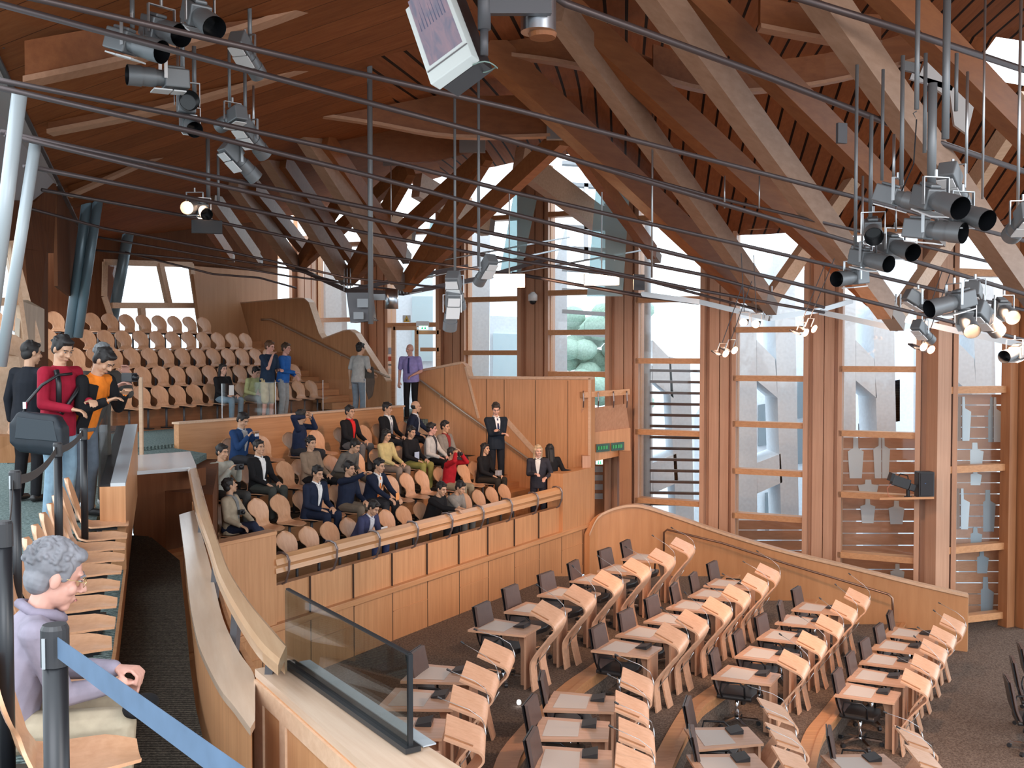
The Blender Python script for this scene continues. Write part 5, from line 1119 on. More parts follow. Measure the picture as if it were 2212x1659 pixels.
for (x0, x1, lab) in ((1288, 1317, 'left one of the two dark green displays under the balcony'), (1320, 1348, 'right one of the two dark green displays under the balcony')):
    t0, t1 = (x0 - 1252) / 110, (x1 - 1252) / 110; Y0, Y1 = YB + .4 * t0 - .03, YB + .4 * t1 - .03
    e_ = empty('display', at(x0, 978 - 4 * t0, Y0)); o_ = -e_.location; ya, yb2 = 963 - 10 * t0, 963 - 10 * t1
    b = MB(); b.prism([at(x0, ya + 17, Y0) + o_, at(x1, yb2 + 17, Y1) + o_, at(x1, yb2, Y1) + o_, at(x0, ya, Y0) + o_], (0, -.03, 0)); b.build('case', plain('display_case', (.03, .08, .06), .3), e_)
    for j in range(4):
        u0, u1 = .12 + j * .2, .26 + j * .2; b = MB(); b.prism([at(x0 + (x1 - x0) * u, ya + (yb2 - ya) * u + v, Y0 - .035) + o_ for u, v in ((u0, 13), (u1, 12), (u1, 5), (u0, 5))], (0, -.004, 0)); b.build('digit', plain('digit_green', (.01, .12, .04), .4, emis=((.02, .3, .08), .5)), e_)
    tag(e_, lab, 'display')
sign('exit_sign', 1287, 1302, 993, 1003, 22.2, M_glow, 'small lit green exit sign under the balcony', ex_fig)
# shelf with camera and loudspeaker
e_ = empty('equipment_shelf', at(1960, 1077, 19.4)); o_ = -e_.location; b = MB(); b.hexa([at(1900, 1080, 19.35) + o_, at(2018, 1078, 19.25) + o_, at(2018, 1078, 20.2) + o_, at(1900, 1080, 20.6) + o_, at(1900, 1075, 19.35) + o_, at(2018, 1073, 19.25) + o_, at(2018, 1073, 20.2) + o_, at(1900, 1075, 20.6) + o_]); b.build('board', M_oakx, e_); tag(e_, 'narrow wooden shelf carrying the camera and the loudspeaker by the windows', 'shelf')
p = at(1995, 1074, 19.5); e_ = empty('loudspeaker', p); b = MB(); b.loft([[(-.14, -.12, z), (.17, -.1, z), (.17, .12, z), (-.14, .12, z)] for z in (0, .50)]); b.build('cabinet', M_blackp, e_, False, .02); b = MB(); b.box((.01, -.125, .26), (.24, .01, .42)); b.build('grille', plain('speaker_grille', (.03, .03, .035), .8), e_); b = MB(); b.box((-.02, -.132, .28), (.02, .004, .012)); b.build('badge', plain('badge_blue', (.05, .12, .3), .4), e_); tag(e_, 'black loudspeaker standing at the right end of the shelf by the windows', 'loudspeaker')
p = at(1958, 1075, 19.5); e_ = empty('video_camera', p); R_ = Matrix.Rotation(.32, 3, 'Y')
b = MB(); b.box((-.12, 0, .30), (.34, .14, .20), R_); b.box((.10, 0, .20), (.12, .12, .14), R_); b.build('body', M_blackp, e_, False, .015)
b = MB(); b.box((-.30, 0, .40), (.06, .17, .16), R_); b.build('lens_hood', M_black, e_); b = MB(); b.tube([(-.16, 0, .41), (-.12, 0, .46), (.02, 0, .42), (.03, 0, .34)], .012, 6); b.build('top_handle', M_black, e_); b = MB(); b.tube([(.03, 0, .15), (.03, 0, 0)], .035, 10); b.tube([(.03, 0, .03), (.03, 0, 0)], .07, 12); b.build('pedestal', M_black, e_)
b = MB(); b.tube([(-.28, -.02, .30), (-.38, -.02, .18), (-.35, -.02, .03), (-.2, -.02, -.0)], .006, 6); b.build('cable', plain('orange_cable', (.6, .2, .12), .5), e_, True); tag(e_, 'black video camera on a short pedestal next to the loudspeaker', 'camera')
# tall glass fins in front of the clerestory
for (pts, Y, lab) in (([(1290, 370), (1362, 385), (1345, 640), (1268, 640)], 21.0, 'tall tilted glass panel in front of the window right of the dome camera'), ([(1110, 415), (1160, 430), (1125, 590), (1080, 590)], 22.6, 'tilted glass panel in front of the window left of the dome camera'), ([(930, 480), (955, 480), (935, 600), (905, 600)], 24, 'small tilted glass panel behind the struts')):
    v = [at(x, y, Y) for x, y in pts]; b = MB(); b.prism([p - v[0] for p in v], (0, .02, 0)); e_ = empty('glass_fin', v[0]); b.build('pane', M_frost, e_)
    for i, (x, y) in enumerate(((.3, .25), (.7, .25), (.3, .7), (.7, .7))): b = MB(); c = v[0].lerp(v[1], x).lerp(v[3].lerp(v[2], x), y) - v[0]; b.tube([c - Vector((0, .03, 0)), c + Vector((0, .05, 0))], .015, 8); b.build('fixing', M_steel, e_)
    tag(e_, lab, 'glass panel')
# papers on the ledge above the stair wall
p = at(1202, 803, 22.6); b = MB(); b.box((.13, 0, .01), (.24, .16, .012)); b.box((.42, .01, .01), (.24, .16, .014)); o = b.build('paper_stack', M_white); o.location = p; tag(o, 'white papers lying on the ledge above the stair wall', 'paper')
# warm light from the lit lamps: real spot lights at the lamps, aimed at chamber and gallery
def spot(p, tgt, pw, size=1.1, col=(1, .60, .38), r=.12):
    l = bpy.data.lights.new('lamp_beam', 'SPOT'); l.energy = pw; l.spot_size = size; l.spot_blend = .7; l.color = col; l.shadow_soft_size = r
    ob = bpy.data.objects.new('lamp_beam', l); COL.objects.link(ob); ob.location = p; ob.rotation_euler = (Vector(tgt) - p).to_track_quat('-Z', 'Y').to_euler(); return ob
SPOTS = [(at(2088,692,10.2), (1.8, 15, -2), 480, 1.0), (at(2172,672,10.6), (3.4, 15.5, -2.5), 620, 1.1), (at(1992,742,12.4), (5.5, 15, -3), 500, 1.2), (at(1728,712,13.4), (3.6, 16.5, -2.5), 260, 1.2),
         (at(1608,690,13.8), (1.2, 17, -2.4), 260, 1.3), (at(1557,757,13.6), (.2, 17.5, -1.6), 220, 1.3), (at(418,446,13.8), (-2.2, 17, 0), 500, 1.3),
         (at(2172,672,10.4), (7, 14.5, -3), 520, 1.1), (at(1100,606,17.3), (-4, 22, .5), 400, 1.5), (at(1300,604,17.3), (1.4, 22.5, .5), 350, 1.4), (at(1990,655,11.6), (0, 10, -2.2), 520, .9), (at(1100,606,17.2), (2.5, 24, -1), 350, 1.6), (at(1746,704,13.0), (7, 21, -1), 500, 1.5)]
for p, t_, pw, sz in SPOTS: spot(p, t_, pw, sz)
# ================================================================ PEOPLE
def V3(*a): return Vector(a)
def meshify(mb, name, vox, mat, parent, smooth=2, cut=None):
    me = bpy.data.meshes.new('tmp'); me.from_pydata([tuple(v) for v in mb.v], [], mb.f)
    ob = bpy.data.objects.new('tmp', me); COL.objects.link(ob)
    m = ob.modifiers.new('r', 'REMESH'); m.mode = 'VOXEL'; m.voxel_size = vox; m.use_smooth_shade = True
    if smooth: s = ob.modifiers.new('s', 'SMOOTH'); s.factor = .5; s.iterations = smooth
    dg = bpy.context.evaluated_depsgraph_get(); me2 = bpy.data.meshes.new_from_object(ob.evaluated_get(dg)); me2.name = name
    bpy.data.objects.remove(ob); bpy.data.meshes.remove(me)
    me2.materials.clear(); me2.materials.append(mat); me2.polygons.foreach_set('use_smooth', [True] * len(me2.polygons))
    o = bpy.data.objects.new(name, me2); COL.objects.link(o)
    if parent: o.parent = parent
    return o
def cone(mb, a, c, ra, rc, seg=10):
    a, c = Vector(a), Vector(c); mb.tube([a, a.lerp(c, .5), c], [ra, (ra + rc) / 2, rc], seg); mb.ball(a, ra * .995, seg, 6); mb.ball(c, rc * .995, seg, 6)
def rings(mb, R, secs, seg=16):  # secs: (centre, half width x, half depth y); R orients
    loops = []
    for c, hx, hy in secs:
        loops.append([c + R @ V3(hx * math.cos(2 * math.pi * k / seg), hy * math.sin(2 * math.pi * k / seg), 0) for k in range(seg)])
    mb.loft(loops)
def elbow(S, T, u, l, pole):
    d = T - S; L_ = min(d.length, (u + l) * .985); dn = d.normalized(); T = S + dn * L_
    a = (u * u - l * l + L_ * L_) / (2 * L_); h = math.sqrt(max(u * u - a * a, 0)); p = (pole - dn * pole.dot(dn)).normalized(); return S + dn * a + p * h, T
def hand(mb, Wp, d, n, s, curl, side_sign):
    d = d.normalized(); n = (n - d * n.dot(d)).normalized(); sd = d.cross(n) * side_sign
    def P(a, b_, c): return Wp + (d * a + sd * b_ + n * c) * s
    prev = None
    loops = []
    for a, hw, ht in ((-.01, .026, .02), (.03, .036, .017), (.07, .042, .014), (.09, .040, .012)):
        loops.append([P(a, hw * math.cos(2 * math.pi * k / 10), ht * math.sin(2 * math.pi * k / 10)) for k in range(10)])
    mb.loft(loops)
    for off, ln in ((-.031, .075), (-.010, .085), (.011, .08), (.031, .065)):
        b0 = P(.085, off, 0); c1 = curl * .7; p1 = b0 + (d * math.cos(c1) - n * math.sin(c1) + sd * off * 1.2) * ln * .5 * s
        c2 = curl * 1.6; p2 = p1 + (d * math.cos(c2) - n * math.sin(c2)) * ln * .5 * s
        cone(mb, b0, p1, .0092 * s, .0085 * s, 8); cone(mb, p1, p2, .0085 * s, .0072 * s, 8)
    t0 = P(.02, -.03, 0); t1 = t0 + (d * .75 - sd * .65 - n * .3 * curl).normalized() * .042 * s; t2 = t1 + (d * .95 - sd * .1 - n * .6 * curl).normalized() * .032 * s
    cone(mb, t0, t1, .012 * s, .0105 * s, 8); cone(mb, t1, t2, .0105 * s, .0085 * s, 8)
SKINS = {'light': (.62, .36, .27), 'tan': (.52, .30, .19), 'pink': (.58, .31, .245)}
def cloth(col, rough=.8): return plain('cloth_%02x%02x%02x' % tuple(int(max(0, min(1, c)) * 255) for c in col), col, rough, 0, .12, spec=.2)
def person(lab, pos, f, sit=True, H=1.70, lean=6, twist=0, hy=0, hp=0, ht=0, skin='tan', hair='short', hairc=(.012, .010, .010), top=(.02, .02, .03), bot=(.03, .03, .035), shirt=None, tie=None, arms=None, curl=.7, short=False, shorts=False, coat=True, shoe=(.02, .018, .018), vox=.011, girth=1.0, seat=.45, knees=None, hs=1.0, palms=None, lowhem=.09, legs='sit'):
    s = H / 1.75; f = Vector(f).normalized(); root = empty('person', pos, math.atan2(f.y, f.x) - math.pi / 2)
    sk = plain('skin_' + skin, SKINS[skin], .5, 0, .06); tcl = cloth(top); bcl = cloth(bot)
    zp = (seat + .095) if sit else .95 * s
    pel = V3(0, -.03 if sit else 0, zp); RT = Matrix.Rotation(math.radians(-lean), 3, 'X') @ Matrix.Rotation(math.radians(twist), 3, 'Z')
    def T(x, y, z): return pel + RT @ (V3(x, y, z) * s)
    nk = T(0, -.01, .50); hc = nk + (RT @ V3(0, .02, .150 * hs if hs == 1 else .142)) * s
    RH = Matrix.Rotation(math.radians(-lean * .3), 3, 'X') @ Matrix.Rotation(math.radians(twist + hy), 3, 'Z') @ Matrix.Rotation(math.radians(-hp), 3, 'X') @ Matrix.Rotation(math.radians(ht), 3, 'Y')
    def Hd(x, y, z): return hc + RH @ (V3(x, y, z) * s * hs)
    SH = {sg: T(sg * .185 * girth, 0, .435) for sg in (-1, 1)}
    if arms is None: arms = ((.13, .30, .62), (-.13, .30, .62)) if sit else ((.27, .06, .82), (-.27, .06, .82))
    AR = {}
    for sg, tg in ((1, arms[0]), (-1, arms[1])):
        pole = V3(sg * .5, -.5, -1.0); E, Wt = elbow(SH[sg], V3(*tg) * (s if not sit else 1), .285 * s, .25 * s, pole); AR[sg] = (SH[sg], E, Wt)
    LG = {}
    for sg in (-1, 1):
        hip = pel + V3(sg * .09 * s, 0, -.02)
        if sit:
            k_ = V3(sg * .13, .42, seat + .07) if not knees else V3(*knees[0 if sg > 0 else 1]); an = V3(k_.x * .95, k_.y - .02, .09)
            if legs == 'cross' and sg > 0: k_ = V3(.0, .42, seat + .17); an = V3(-.16, .62, .22)
        else: k_ = V3(sg * .10, .03, .50 * s); an = V3(sg * .11, -.02, .09 * s)
        if legs == 'stride' and sg > 0: k_ = k_ + V3(.02, .12, .0); an = an + V3(.03, .16, 0)
        LG[sg] = (hip, k_, an)
    # continuous body
    b = MB(); g = girth
    rings(b, RT, [(T(0, 0, -.09), .13 * g * s, .09 * s), (T(0, 0, 0), .15 * g * s, .105 * s), (T(0, 0, .15), .135 * g * s, .10 * s), (T(0, 0, .32), .155 * g * s, .11 * s), (T(0, 0, .43), .15 * g * s, .085 * s), (T(0, 0, .47), .08 * s, .06 * s)])
    cone(b, T(0, -.01, .42), hc + RH @ V3(0, -.015, -.05) * s, .058 * s, .052 * s)
    for sg in (-1, 1):
        S_, E, Wt = AR[sg]; cone(b, T(0, 0, .41), S_, .07 * s, .052 * s); cone(b, S_, E, .048 * s, .037 * s); cone(b, E, Wt, .038 * s, .026 * s)
        pn = V3(0, 0, 1) if palms is None else V3(*palms)
        hand(b, Wt, (Wt - E), pn, s, curl, sg)
        hip, k_, an = LG[sg]; cone(b, hip, k_, .078 * s, .052 * s); cone(b, k_, an, .052 * s, .034 * s)
        fd = V3(sg * .15, 1, 0).normalized(); cone(b, an + V3(0, -.02, -.04), an + fd * .15 * s + V3(0, 0, -.055), .034 * s, .026 * s)
    b.ball(Hd(0, -.012, .03), (.074 * s * hs, .094 * s * hs, .092 * s * hs), 16, 12, RH); b.ball(Hd(0, .022, -.045), (.058 * s * hs, .066 * s * hs, .066 * s * hs), 14, 10, RH); b.ball(Hd(0, .062, -.098), (.026 * s * hs, .022 * s * hs, .02 * s * hs), 10, 8, RH)
    b.ball(Hd(0, .078, .03), (.048 * s * hs, .014 * s * hs, .012 * s * hs), 10, 8, RH); cone(b, Hd(0, .088, .012), Hd(0, .110, -.024), .0085 * s * hs, .0135 * s * hs, 8)
    for sg in (-1, 1):
        b.ball(Hd(sg * .076, -.005, -.005), (.011 * s * hs, .020 * s * hs, .032 * s * hs), 8, 8, RH); b.ball(Hd(sg * .042, .062, -.025), (.022 * s * hs, .02 * s * hs, .024 * s * hs), 10, 8, RH); b.ball(Hd(sg * .015, .098, -.030), (.010 * s * hs, .010 * s * hs, .009 * s * hs), 8, 6, RH)
    b.ball(Hd(0, .086, -.062), (.022 * s * hs, .010 * s * hs, .007 * s * hs), 8, 6, RH); b.ball(Hd(0, .084, -.073), (.018 * s * hs, .010 * s * hs, .007 * s * hs), 8, 6, RH)
    meshify(b, 'body', min(vox, .0085), sk, root, 1)
    for sg in (-1, 1):
        b = MB(); b.ball(Hd(sg * .031, .0815, .008), (.0115 * s * hs, .007 * s * hs, .0045 * s * hs), 10, 8, RH); ey = b.build('eye', plain('eye_white', (.36, .32, .30), .4), root, True)
        b = MB(); b.ball(Hd(sg * .031, .0875, .008), (.0062 * s * hs, .004 * s * hs, .0056 * s * hs), 8, 6, RH); b.build('iris', plain('eye_dark', (.015, .01, .01), .2), ey, True)
        b = MB(); b.tube([Hd(sg * .014, .094, .027), Hd(sg * .032, .093, .032), Hd(sg * .05, .078, .026)], .0042 * s * hs, 5); b.build('eyebrow', plain('brow_%02x' % int(hairc[0] * 255), hairc, .8), root)
    b = MB(); b.tube([Hd(-.022, .092, -.066), Hd(0, .099, -.067), Hd(.022, .092, -.066)], .0036 * s * hs, 5); b.build('mouth', plain('lip', (.34, .12, .10), .5), root)
    # hair
    hm = plain('hair_%02x%02x%02x' % tuple(int(c * 255) for c in hairc), hairc, .6, 0, .25)
    if hair:
        b = MB(); rs = random.Random(lab)
        if hair == 'bald':
            b.ball(Hd(0, -.035, .005), (.081 * s * hs, .078 * s * hs, .062 * s * hs), 14, 10, RH)
        else:
            b.ball(Hd(0, -.024, .046), (.084 * s * hs, .098 * s * hs, .090 * s * hs), 16, 12, RH); b.ball(Hd(0, -.05, -.01), (.076 * s * hs, .058 * s * hs, .07 * s * hs), 14, 10, RH); b.ball(Hd(0, .05, .094), (.060 * s * hs, .036 * s * hs, .028 * s * hs), 12, 8, RH)
            for sg in (-1, 1): b.ball(Hd(sg * .070, .018, .035), (.013 * s * hs, .026 * s * hs, .04 * s * hs), 8, 8, RH)
            n_ = 240 if vox < .008 else 46 if hair == 'curly' else 22
            for i in range(n_):
                a = rs.uniform(0, 6.28); e = rs.uniform(-.1, 1.45); q = V3(.084 * math.cos(a) * math.cos(e), -.026 + .098 * math.sin(a) * math.cos(e), .046 + .09 * math.sin(e))
                if q.y > .045 and q.z < .085: continue
                rr = rs.uniform(.007, .013) if vox < .008 else rs.uniform(.012, .024) if hair == 'curly' else rs.uniform(.010, .015); b.ball(Hd(*q), rr * s * hs, 7, 5)
            if hair in ('bob', 'long', 'vlong'):
                zb = {'bob': -.11, 'long': -.22, 'vlong': -.42}[hair]
                for x, y in ((-.075, -.01), (-.055, -.05), (-.02, -.075), (.02, -.075), (.055, -.05), (.075, -.01), (0, -.05), (-.04, -.03), (.04, -.03)):
                    cone(b, Hd(x, y, .04), Hd(x * 1.08, y - .012 - (.02 if hair != 'bob' else 0), zb), .030 * s * hs, .026 * s * hs, 8)
        meshify(b, 'hair', .0085 if vox > .008 else .0045, hm, root, 1)
    # top garment
    b = MB(); k = 1.0; lo = -lowhem - (.05 if coat else 0)
    if sit: lo = max(lo, -.10)
    rings(b, RT, [(T(0, 0, lo), .180 * g * s, .138 * s), (T(0, 0, 0), .178 * g * s, .135 * s), (T(0, 0, .14), .165 * g * s, .128 * s), (T(0, 0, .32), .182 * g * s, .134 * s), (T(0, 0, .42), .172 * g * s, .105 * s), (T(0, -.005, .475), .095 * s, .075 * s), (T(0, -.01, .50), .070 * s, .066 * s)])
    for sg in (-1, 1):
        S_, E, Wt = AR[sg]; cone(b, T(sg * .07, -.005, .42), S_, .075 * s, .066 * s)
        if short: m_ = S_.lerp(E, .75); cone(b, S_, m_, .064 * s, .060 * s)
        else: cone(b, S_, E, .063 * s, .052 * s); cone(b, E, E.lerp(Wt, .93), .052 * s, .040 * s)
    nm = 'jacket' if coat else 'shirt'
    meshify(b, nm, vox, tcl, root, 3)
    if shirt:
        b = MB(); b.loft([[T(-.055, .085, .475), T(.055, .085, .475), T(.055, .06, .475), T(-.055, .06, .475)], [T(-.052, .122, .40), T(.052, .122, .40), T(.04, .1, .40), T(-.04, .1, .40)], [T(-.034, .142, .28), T(.034, .142, .28), T(.03, .11, .28), T(-.03, .11, .28)], [T(-.008, .140, .14), T(.008, .140, .14), T(.008, .11, .14), T(-.008, .11, .14)]]); b.build('shirt_front', cloth(shirt, .7), root)
        b = MB(); b.tube([T(-.05, -.03, .51), T(-.045, .045, .50), T(0, .082, .468), T(.045, .045, .50), T(.05, -.03, .51)], .016 * s, 6); b.build('collar', cloth(shirt, .7), root, True)
    if tie:
        b = MB(); b.loft([[T(-.013, .095, .47), T(.013, .095, .47), T(.013, .085, .47), T(-.013, .085, .47)], [T(-.02, .150, .30), T(.02, .150, .30), T(.02, .14, .30), T(-.02, .14, .30)], [T(-.024, .152, .12), T(.024, .152, .12), T(.024, .142, .12), T(-.024, .142, .12)]]); b.build('tie', cloth(tie, .6), root)
    # legs
    b = MB()
    rings(b, Matrix.Identity(3), [(pel + V3(0, 0, -.10 * s), .150 * g * s, .115 * s), (pel, .168 * g * s, .128 * s), (pel + V3(0, 0, .08 * s), .150 * g * s, .115 * s)])
    for sg in (-1, 1):
        hip, k_, an = LG[sg]; cone(b, hip, k_, .092 * s, .070 * s)
        if not shorts: cone(b, k_, an + V3(0, 0, .0), .068 * s, .056 * s)
        else: cone(b, hip.lerp(k_, .6), k_ + V3(0, 0, -.02), .088 * s, .084 * s)
    meshify(b, 'shorts' if shorts else 'trousers', vox, bcl, root, 3)
    for sg in (-1, 1):
        hip, k_, an = LG[sg]; fd = V3(sg * .15, 1, 0).normalized(); b = MB(); cone(b, an + V3(0, -.03, -.045), an + fd * .16 * s + V3(0, 0, -.055), .043 * s, .034 * s); b.ball(an + V3(0, -.01, -.03), .045 * s, 10, 6)
        meshify(b, 'shoe', .012, plain('shoe_%02x' % int(shoe[0] * 255), shoe, .4), root, 1)
    lab = lab if len(lab.split()) <= 16 else ' '.join(lab.split()[:16]); tag(root, lab, 'person'); return root, dict(AR=AR, T=T, Hd=Hd, pel=pel)
def lw(root, v): return Matrix.Translation(root.location) @ Matrix.Rotation(root.rotation_euler.z, 4, 'Z') @ v
def gadget(nm, p, f, sz, mat, lab, cat, lens=True):
    e_ = empty(nm, p, math.atan2(f.y, f.x) - math.pi / 2); b = MB(); b.box((0, 0, 0), sz); b.build('body', mat, e_, False, .004)
    if lens: b = MB(); b.tube([(0, sz[1] * .5, 0), (0, sz[1] * .5 + .03, 0)], sz[2] * .38, 12); b.build('lens', M_black, e_, True)
    tag(e_, lab, cat); return e_
def s_of(px, d):
    k = (px - CX) / F; return (k * (14.7 + .51 * d) + 2.4 + .86 * d) / (.51 - .86 * k)
NAVY = (.012, .018, .04); BLK = (.010, .010, .012); GREY = (.14, .13, .13); BEI = (.36, .29, .21)
CAMF = ((.085, .20, 1.17), (-.085, .20, 1.17)); CAMC = ((.10, .30, .93), (-.10, .30, .93)); LAP = None
PEOPLE = [ # label, px, row, kwargs, gadget
 ('person in a blue jacket looking down at a small camera, leftmost in the back row', 512, 4, dict(top=(.015, .045, .13), shirt=(.35, .35, .36), arms=CAMC, hp=28, hy=10, lean=8, H=1.76), 'cam'),
 ('person in a navy jacket holding a camera up to the face in the back row', 642, 4, dict(top=(.012, .02, .05), arms=CAMF, hp=5, hy=38, twist=30, H=1.70), 'camface'),
 ('person in a dark suit over a bright red shirt in the back row', 750, 4, dict(top=BLK, shirt=(.62, .02, .02), bot=GREY, lean=3, hy=-5, hp=5, H=1.72), None),
 ('person in a black suit and white shirt in the back row beside the bald man', 832, 4, dict(top=BLK, shirt=(.75, .75, .75), tie=(.25, .25, .28), lean=2, hp=10, hy=12, H=1.74), None),
 ('balding person in a dark suit and grey tie facing us at the end of the back row', 886, 4, dict(top=NAVY, shirt=(.7, .7, .72), tie=(.3, .3, .3), hair='bald', twist=32, hy=10, lean=10, H=1.76, arms=((.2, .35, .62), (-.2, .35, .62))), None),
 ('person in a light grey jacket with a black shoulder strap holding a big camera', 470, 3, dict(top=(.34, .34, .30), arms=CAMC, lean=5, hp=8, hy=5, H=1.72, bot=(.05, .05, .05)), 'bigcam'),
 ('person in a black suit and open white shirt seated beside the grey jacket with camera', 553, 3, dict(top=BLK, shirt=(.75, .75, .75), lean=2, hy=-5, H=1.72, bot=(.05, .055, .05)), 'badge'),
 ('curly-haired person in a brown jacket in the third row', 664, 3, dict(top=(.24, .17, .12), hair='curly', lean=4, hy=-10, hp=6, bot=BLK, H=1.66), None),
 ('person in a grey-brown jacket bending forward in the third row', 731, 3, dict(top=(.12, .11, .10), lean=34, hp=15, H=1.68, bot=(.10, .08, .06)), None),
 ('bob-haired person in a yellow and brown patterned blouse in the third row', 828, 3, dict(top=(.46, .38, .18), hair='bob', lean=4, hp=12, bot=(.22, .17, .14), H=1.62, coat=False), None),
 ('person in black top and olive trousers with blue and white brochures in the third row', 880, 3, dict(top=BLK, bot=(.26, .24, .07), lean=6, hp=12, hy=-12, H=1.66, coat=False), 'brochure'),
 ('person in a white-grey jacket and glasses in the third row', 926, 3, dict(top=(.50, .48, .46), shirt=(.05, .05, .06), twist=18, lean=4, hy=6, hp=5, skin='pink', H=1.70, bot=BLK), None),
 ('person in a grey jacket over a dark red shirt at the right end of the third row', 957, 3, dict(top=(.22, .20, .18), shirt=(.25, .03, .03), lean=2, H=1.72, hp=5), None),
 ('person in a red jacket holding a black camera to the face in the second row', 966, 2, dict(top=(.40, .012, .02), arms=CAMF, lean=8, bot=(.30, .24, .16), H=1.66, twist=10, hp=5), 'camface'),
 ('long-haired person all in black with a silver bag on the lap in the second row', 1040, 2, dict(top=BLK, hair='long', lean=6, hy=-5, bot=(.03, .025, .02), H=1.62), 'bag'),
 ('person in a beige jacket and glasses looking up, leftmost in the second row', 494, 2, dict(top=BEI, shirt=(.2, .2, .2), bot=(.02, .025, .05), hy=42, hp=-14, twist=22, lean=-3, H=1.66, legs='cross'), 'camchest'),
 ('broad person in a navy suit looking right, hands on knees, in the second row', 668, 2, dict(top=NAVY, shirt=(.7, .7, .7), lean=12, hp=12, hy=-8, bot=NAVY, H=1.74, girth=1.12), None),
 ('person in a navy suit stretching one arm forward in the second row', 742, 2, dict(top=NAVY, lean=8, hp=8, arms=((.16, .62, 1.16), (-.12, .3, .62)), bot=(.16, .13, .10), H=1.70), None),
 ('person in a navy suit with an orange tie resting arms on the knees in the second row', 796, 2, dict(top=NAVY, shirt=(.75, .72, .7), tie=(.75, .22, .05), lean=18, hp=6, H=1.74, arms=((.14, .55, .60), (-.10, .5, .62))), 'card'),
 ('person in a dark blue cardigan reading a leaflet in the front row', 770, 1, dict(top=(.04, .045, .10), shirt=(.55, .55, .6), lean=30, hp=22, H=1.64, bot=(.03, .04, .10), arms=((.12, .42, .66), (-.12, .42, .66))), 'leaflet'),
 ('person in a black coat stretching an arm onto the front handrail', 926, 1, dict(top=BLK, lean=22, hp=10, hy=-10, H=1.72, arms=((.2, .72, .82), (-.1, .35, .6)), bot=BLK), None),
 ('person in a grey checked shirt leaning forward in the front row', 964, 1, dict(top=(.24, .22, .20), lean=26, hp=18, H=1.66, short=True, coat=False, bot=(.12, .11, .10), arms=((.2, .6, .72), (-.1, .4, .62))), None),
]
OCC = {1: [], 2: [], 3: [], 4: []}
for lab, px, row, kw, g_ in PEOPLE:
    d = .72 + .85 * (row - 1); s = s_of(px, d + .05); OCC[row].append(s)
    R, J = person(lab[0].upper() + lab[1:], G(s, d, zt[row - 1]), FG, **kw)
    fwd = Matrix.Rotation(R.rotation_euler.z, 3, 'Z') @ Vector((0, 1, 0)); AR = J['AR']; mid = (AR[1][2] + AR[-1][2]) / 2; short_ = lab.split(',')[0]
    who = ' '.join(lab.split()[:7])
    if g_ == 'cam': gadget('compact_camera', lw(R, mid + V3(0, .09, .02)), -fwd, (.09, .03, .055), M_silver, 'small silver camera in the hands of the person in the blue jacket', 'camera')
    if g_ == 'camface': gadget('camera', lw(R, J['Hd'](0, .17, .02)), fwd, (.10, .05, .07), M_silver if 'navy' in lab else M_blackp, 'camera held up to the face by the person in the %s jacket' % ('navy' if 'navy' in lab else 'red'), 'camera')
    if g_ == 'bigcam': gadget('camera', lw(R, mid + V3(0, .10, .04)), fwd, (.13, .07, .09), M_blackp, 'big black camera held by the person in the light grey jacket', 'camera')
    if g_ == 'camchest': gadget('camera', lw(R, J['T'](.02, .19, .24)), fwd, (.09, .05, .07), M_blackp, 'black camera hanging on the chest of the person in the beige jacket', 'camera')
    if g_ == 'badge': o_ = gadget('name_badge', lw(R, J['T'](.02, .17, .10)), fwd, (.06, .005, .08), M_white, 'white name badge on the person in black suit beside the grey jacket', 'badge', False)
    if g_ == 'brochure': gadget('brochure', lw(R, J['T'](.0, .20, .16)), fwd, (.15, .012, .19), plain('brochure_blue', (.45, .55, .72), .4), 'blue and white brochures held against the black top in the third row', 'brochure', False)
    if g_ == 'bag': gadget('handbag', lw(R, mid + V3(0, .06, .05)), fwd, (.14, .08, .10), plain('silver_bag', (.5, .5, .52), .35, .4), 'small silver bag on the lap of the long-haired person in black', 'bag', False)
    if g_ == 'card': gadget('card', lw(R, mid + V3(0, .08, .03)), fwd, (.09, .01, .12), plain('orange_card', (.8, .32, .10), .5), 'orange card held by the person with the orange tie', 'card', False)
    if g_ == 'leaflet': gadget('leaflet', lw(R, mid + V3(0, .07, .03)), fwd, (.16, .01, .2), M_white, 'white leaflet read by the person in the front row', 'leaflet', False)
# standing around the gallery
person('Person in a dark suit standing with crossed arms against the stair wall', G(6.75, 1.60, zt[2] - .16), (.35, -.95, 0), False, H=1.86, top=(.012, .018, .028), shirt=(.7, .72, .75), tie=(.02, .03, .08), skin='light', hairc=(.03, .022, .018), arms=((-.03, .25, 1.13), (.03, .23, 1.19)), hp=26, hy=-12, bot=(.012, .014, .02), lean=-2)
person('Blonde person in a dark blazer holding a phone, standing by the gallery rail end', G(6.6, .5, zt[0]), (-.1, -1, 0), False, H=1.66, top=(.03, .03, .04), shirt=(.6, .6, .58), skin='light', hair='long', hairc=(.45, .33, .20), arms=((.05, .24, 1.12), (-.18, .22, 1.05)), hy=20, hp=4, bot=(.02, .02, .03))
person('Person with very long black hair seen from behind, hand on the parapet end', G(6.98, .42, zt[0]), (-.3, 1, 0), False, H=1.64, top=BLK, hair='vlong', arms=((.50, -.02, 1.10), (-.15, .2, 1.0)), bot=BLK, hp=5)
